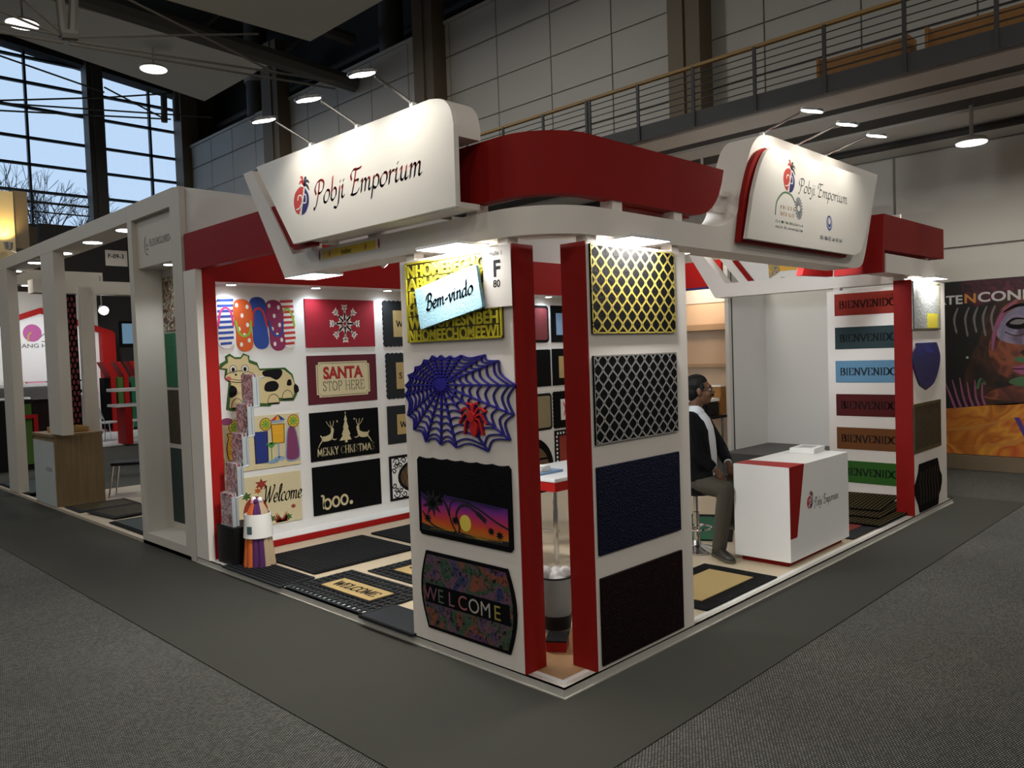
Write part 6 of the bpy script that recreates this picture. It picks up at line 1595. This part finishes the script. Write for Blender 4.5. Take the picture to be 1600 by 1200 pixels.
area('peach_booth_light', (8.2, 4.3, 2.9), .5, 9, (1, .74, .50), (0, math.radians(-50), 0), 'DISK')
o = empty('printer_table', (8.15, 4.05, 0)); tag(o, 'dark table with a black printer behind the man', 'table')
one('top', lambda b: b.box(-.25, .25, -.25, .45, .70, .74), 'black', o)
for x in (-.2, .2):
    for y in (-.2, .4): one('leg', lambda b: b.box(x - .02, x + .02, y - .02, y + .02, 0, .7), 'steel', o)
o = empty('printer', (8.15, 4.10, .74)); tag(o, 'black printer with white paper tray on the table behind the man', 'printer')
one('body', lambda b: b.box(-.2, .2, -.2, .25, 0, .22), 'black', o, bevel=.02); one('lid', lambda b: b.box(-.2, .2, -.2, .25, .225, .27), 'paper', o); one('tray', lambda b: b.box(-.3, -.2, -.15, .2, .04, .06), 'paper', o)
o = empty('carton', (8.4, 4.12, .74)); tag(o, 'small brown carton standing behind the printer', 'box'); one('body', lambda b: b.box(0, .16, -.22, .0, 0, .45), 'wood_orange', o); one('lid', lambda b: b.box(-.003, .163, -.223, .003, .45, .47), 'paper', o)
o = empty('red_header', (7.8, 3.5, 2.77)); tag(o, 'red fascia with dark blue lower edge of the booth behind', 'fascia')
one('board', lambda b: b.box(0, .06, .0, 1.6, 0, .4), 'red_lit', o); one('edge', lambda b: b.box(-.01, .07, .25, 1.6, -.03, 0), 'logo_blue', o); one('hanger', lambda b: (b.tube([(.03, .5, .4), (.03, .5, 1.76)], .006, 6), b.tube([(.03, 1.4, .4), (.03, 1.4, 1.76)], .006, 6)), 'steel', o)

# portrait poster on the side wall
ps = empty('portrait_poster', mw=face_x(9.295, 2.0, .21)); tag(ps, 'huge wall poster of a painted face in dark and orange with white words', 'poster')
ramp_mat('poster_dark', [(0, '#1c1612'), (.4, '#0f1210'), (.75, '#1a1814'), (1, '#231a20')], 'X', 0, 4.2, .45, .6, 1.5)
patch_mat('poster_orange', ['#8a4a12', '#c07a22', '#a85a1a', '#d09030', '#b04a1c', '#c8862a'], 1.6, .45, dist=.8)
one('sheet', lambda b: b.box(0, 4.2, 0, 2.43, 0, .02), 'poster_dark', ps)
patch_mat('ps_brown', ['#0e0a08', '#2c160e', '#3e2012', '#181008'], 3.5, .45, dist=.6); patch_mat('ps_skin', ['#2a1410', '#6a3420', '#8a4a2c', '#5a2c24', '#3a1c18'], 3.2, .45, dist=.5); patch_mat('ps_lilac', ['#4a3c52', '#8a7c94', '#6a6a86', '#9a8a90'], 4., .45, dist=.6)
mat('ps_pink', (.26, .07, .16), .5); mat('ps_green', (.05, .13, .05), .5); mat('ps_white', (.50, .48, .47), .5); mat('ps_orange', (.50, .20, .035), .5); mat('ps_grey', (.16, .145, .145), .5); mat('ps_violet', (.06, .03, .22), .5); patch_mat('ps_wine', ['#1a0c12', '#4a1428', '#2a1020', '#5a2030'], 5, .5)
p = Pic(.0206, .0008)
p.poly([(0, 0), (4.2, 0), (4.2, .95), (3.2, .86), (2.4, .76), (1.9, .72), (1.4, .66), (.8, .60), (0, .62)], 'poster_orange')
p.poly(cr([(1.50, .72), (1.42, 1.05), (1.50, 1.35), (1.62, 1.62), (1.70, 1.95), (1.95, 2.22), (2.5, 2.3), (3.0, 1.9), (2.9, 1.2), (2.4, .78)], 5, True), 'ps_brown'); p.up()
p.poly(cr([(1.66, .80), (1.9, .95), (2.4, 1.0), (2.8, .86), (2.2, .76)], 4, True), 'ps_skin')
p.poly(cr([(1.86, 1.12), (1.74, 1.34), (1.73, 1.55), (1.80, 1.80), (1.92, 2.05), (2.3, 2.2), (2.8, 2.05), (2.85, 1.6), (2.6, 1.15), (2.2, 1.02)], 5, True), 'ps_skin'); p.up()
p.poly(cr([(1.84, 1.62), (1.88, 1.84), (2.02, 2.0), (2.3, 2.04), (2.5, 1.85), (2.35, 1.6), (2.1, 1.52)], 5, True), 'ps_lilac')
p.line(cr([(1.77, 1.45), (1.80, 1.70), (1.90, 1.95), (2.06, 2.12)], 5), [.02 + .035 * math.sin(math.pi * k / 15) for k in range(16)], 'ps_pink'); p.up()
p.poly(cr([(1.93, 1.80), (2.03, 1.88), (2.2, 1.86), (2.26, 1.78), (2.12, 1.73), (2.0, 1.74)], 4, True), 'ink'); p.up()
p.poly(cr([(1.98, 1.81), (2.06, 1.86), (2.18, 1.84), (2.10, 1.79)], 4, True), 'ps_grey'); p.line(cr([(1.90, 1.96), (2.08, 2.05), (2.32, 2.02)], 5), [.012 + .03 * math.sin(math.pi * k / 10) for k in range(11)], 'ink'); p.line(cr([(1.92, 1.70), (2.05, 1.64), (2.22, 1.68)], 5), .014, 'ps_brown')
p.poly(cr([(2.10, 1.42), (2.18, 1.36), (2.3, 1.38), (2.24, 1.5)], 4, True), 'ps_brown'); p.poly(cr([(2.00, 1.20), (2.14, 1.25), (2.3, 1.22), (2.2, 1.13), (2.08, 1.13)], 4, True), 'ps_pink'); p.line([(2.0, 1.195), (2.3, 1.185)], .012, 'ink')
p.poly(cr([(1.96, 1.02), (2.1, 1.09), (2.35, 1.07), (2.3, .98), (2.1, .96)], 4, True), 'ps_green'); p.poly(cr([(2.02, 1.33), (2.12, 1.36), (2.2, 1.31), (2.1, 1.28)], 4, True), 'ps_green')
for k, x in enumerate((1.30, 1.44, 1.55, 1.66, 1.76)): p.line(cr([(x + .05, 2.06), (x, 1.9), (x + .03, 1.70 - .05 * (k % 2))], 4), [.018, .022, .026, .03, .03, .026, .022, .03, .014][:9], 'ps_grey')
for k in range(6): p.line(cr([(1.30 + .075 * k, .64 + .012 * k), (1.24 + .08 * k, .82), (1.17 + .095 * k, 1.02 + .03 * (k % 3))], 4), [.034, .033, .032, .03, .028, .026, .022, .018, .010], 'ps_pink')
p.line(cr([(1.58, .92), (1.62, 1.06), (1.68, .98)], 4), .035, 'ps_green'); p.ell(1.46, 1.36, .016, .016, 'ps_white', 12)
p.poly(cr([(1.40, 2.42), (1.42, 2.22), (1.6, 2.06), (1.9, 2.18), (2.2, 2.28), (2.5, 2.42)], 4), 'ps_wine'); p.up()
p.sans('CREATE', .72, 2.115, .125, 'ps_white', bold=.025, width=.69); p.sans('N', 1.435, 2.12, .13, 'ps_orange', bold=.025, width=.14); p.sans('CONNECT', 1.60, 2.125, .135, 'ps_white', bold=.025, width=1.12)
p.sans('V', 2.02, .30, .24, 'ps_violet', bold=.04)
p.poly([(.9, .30), (1.5, .40), (2.1, .56), (1.5, .34)], 'ps_orange'); p.poly([(1.3, .10), (1.9, .18), (2.6, .45), (2.0, .15)], 'ps_orange')
p.build('printed_picture', ps)
sk = one('base_strip', lambda b: b.box(9.22, 9.298, -2.3, 2.1, 0, .2), 'hall_brown'); tag(sk, 'base strip below the portrait poster, coloured with its brown reflection', 'skirting')  # brown stands in for the poster mirrored in a shiny skirting
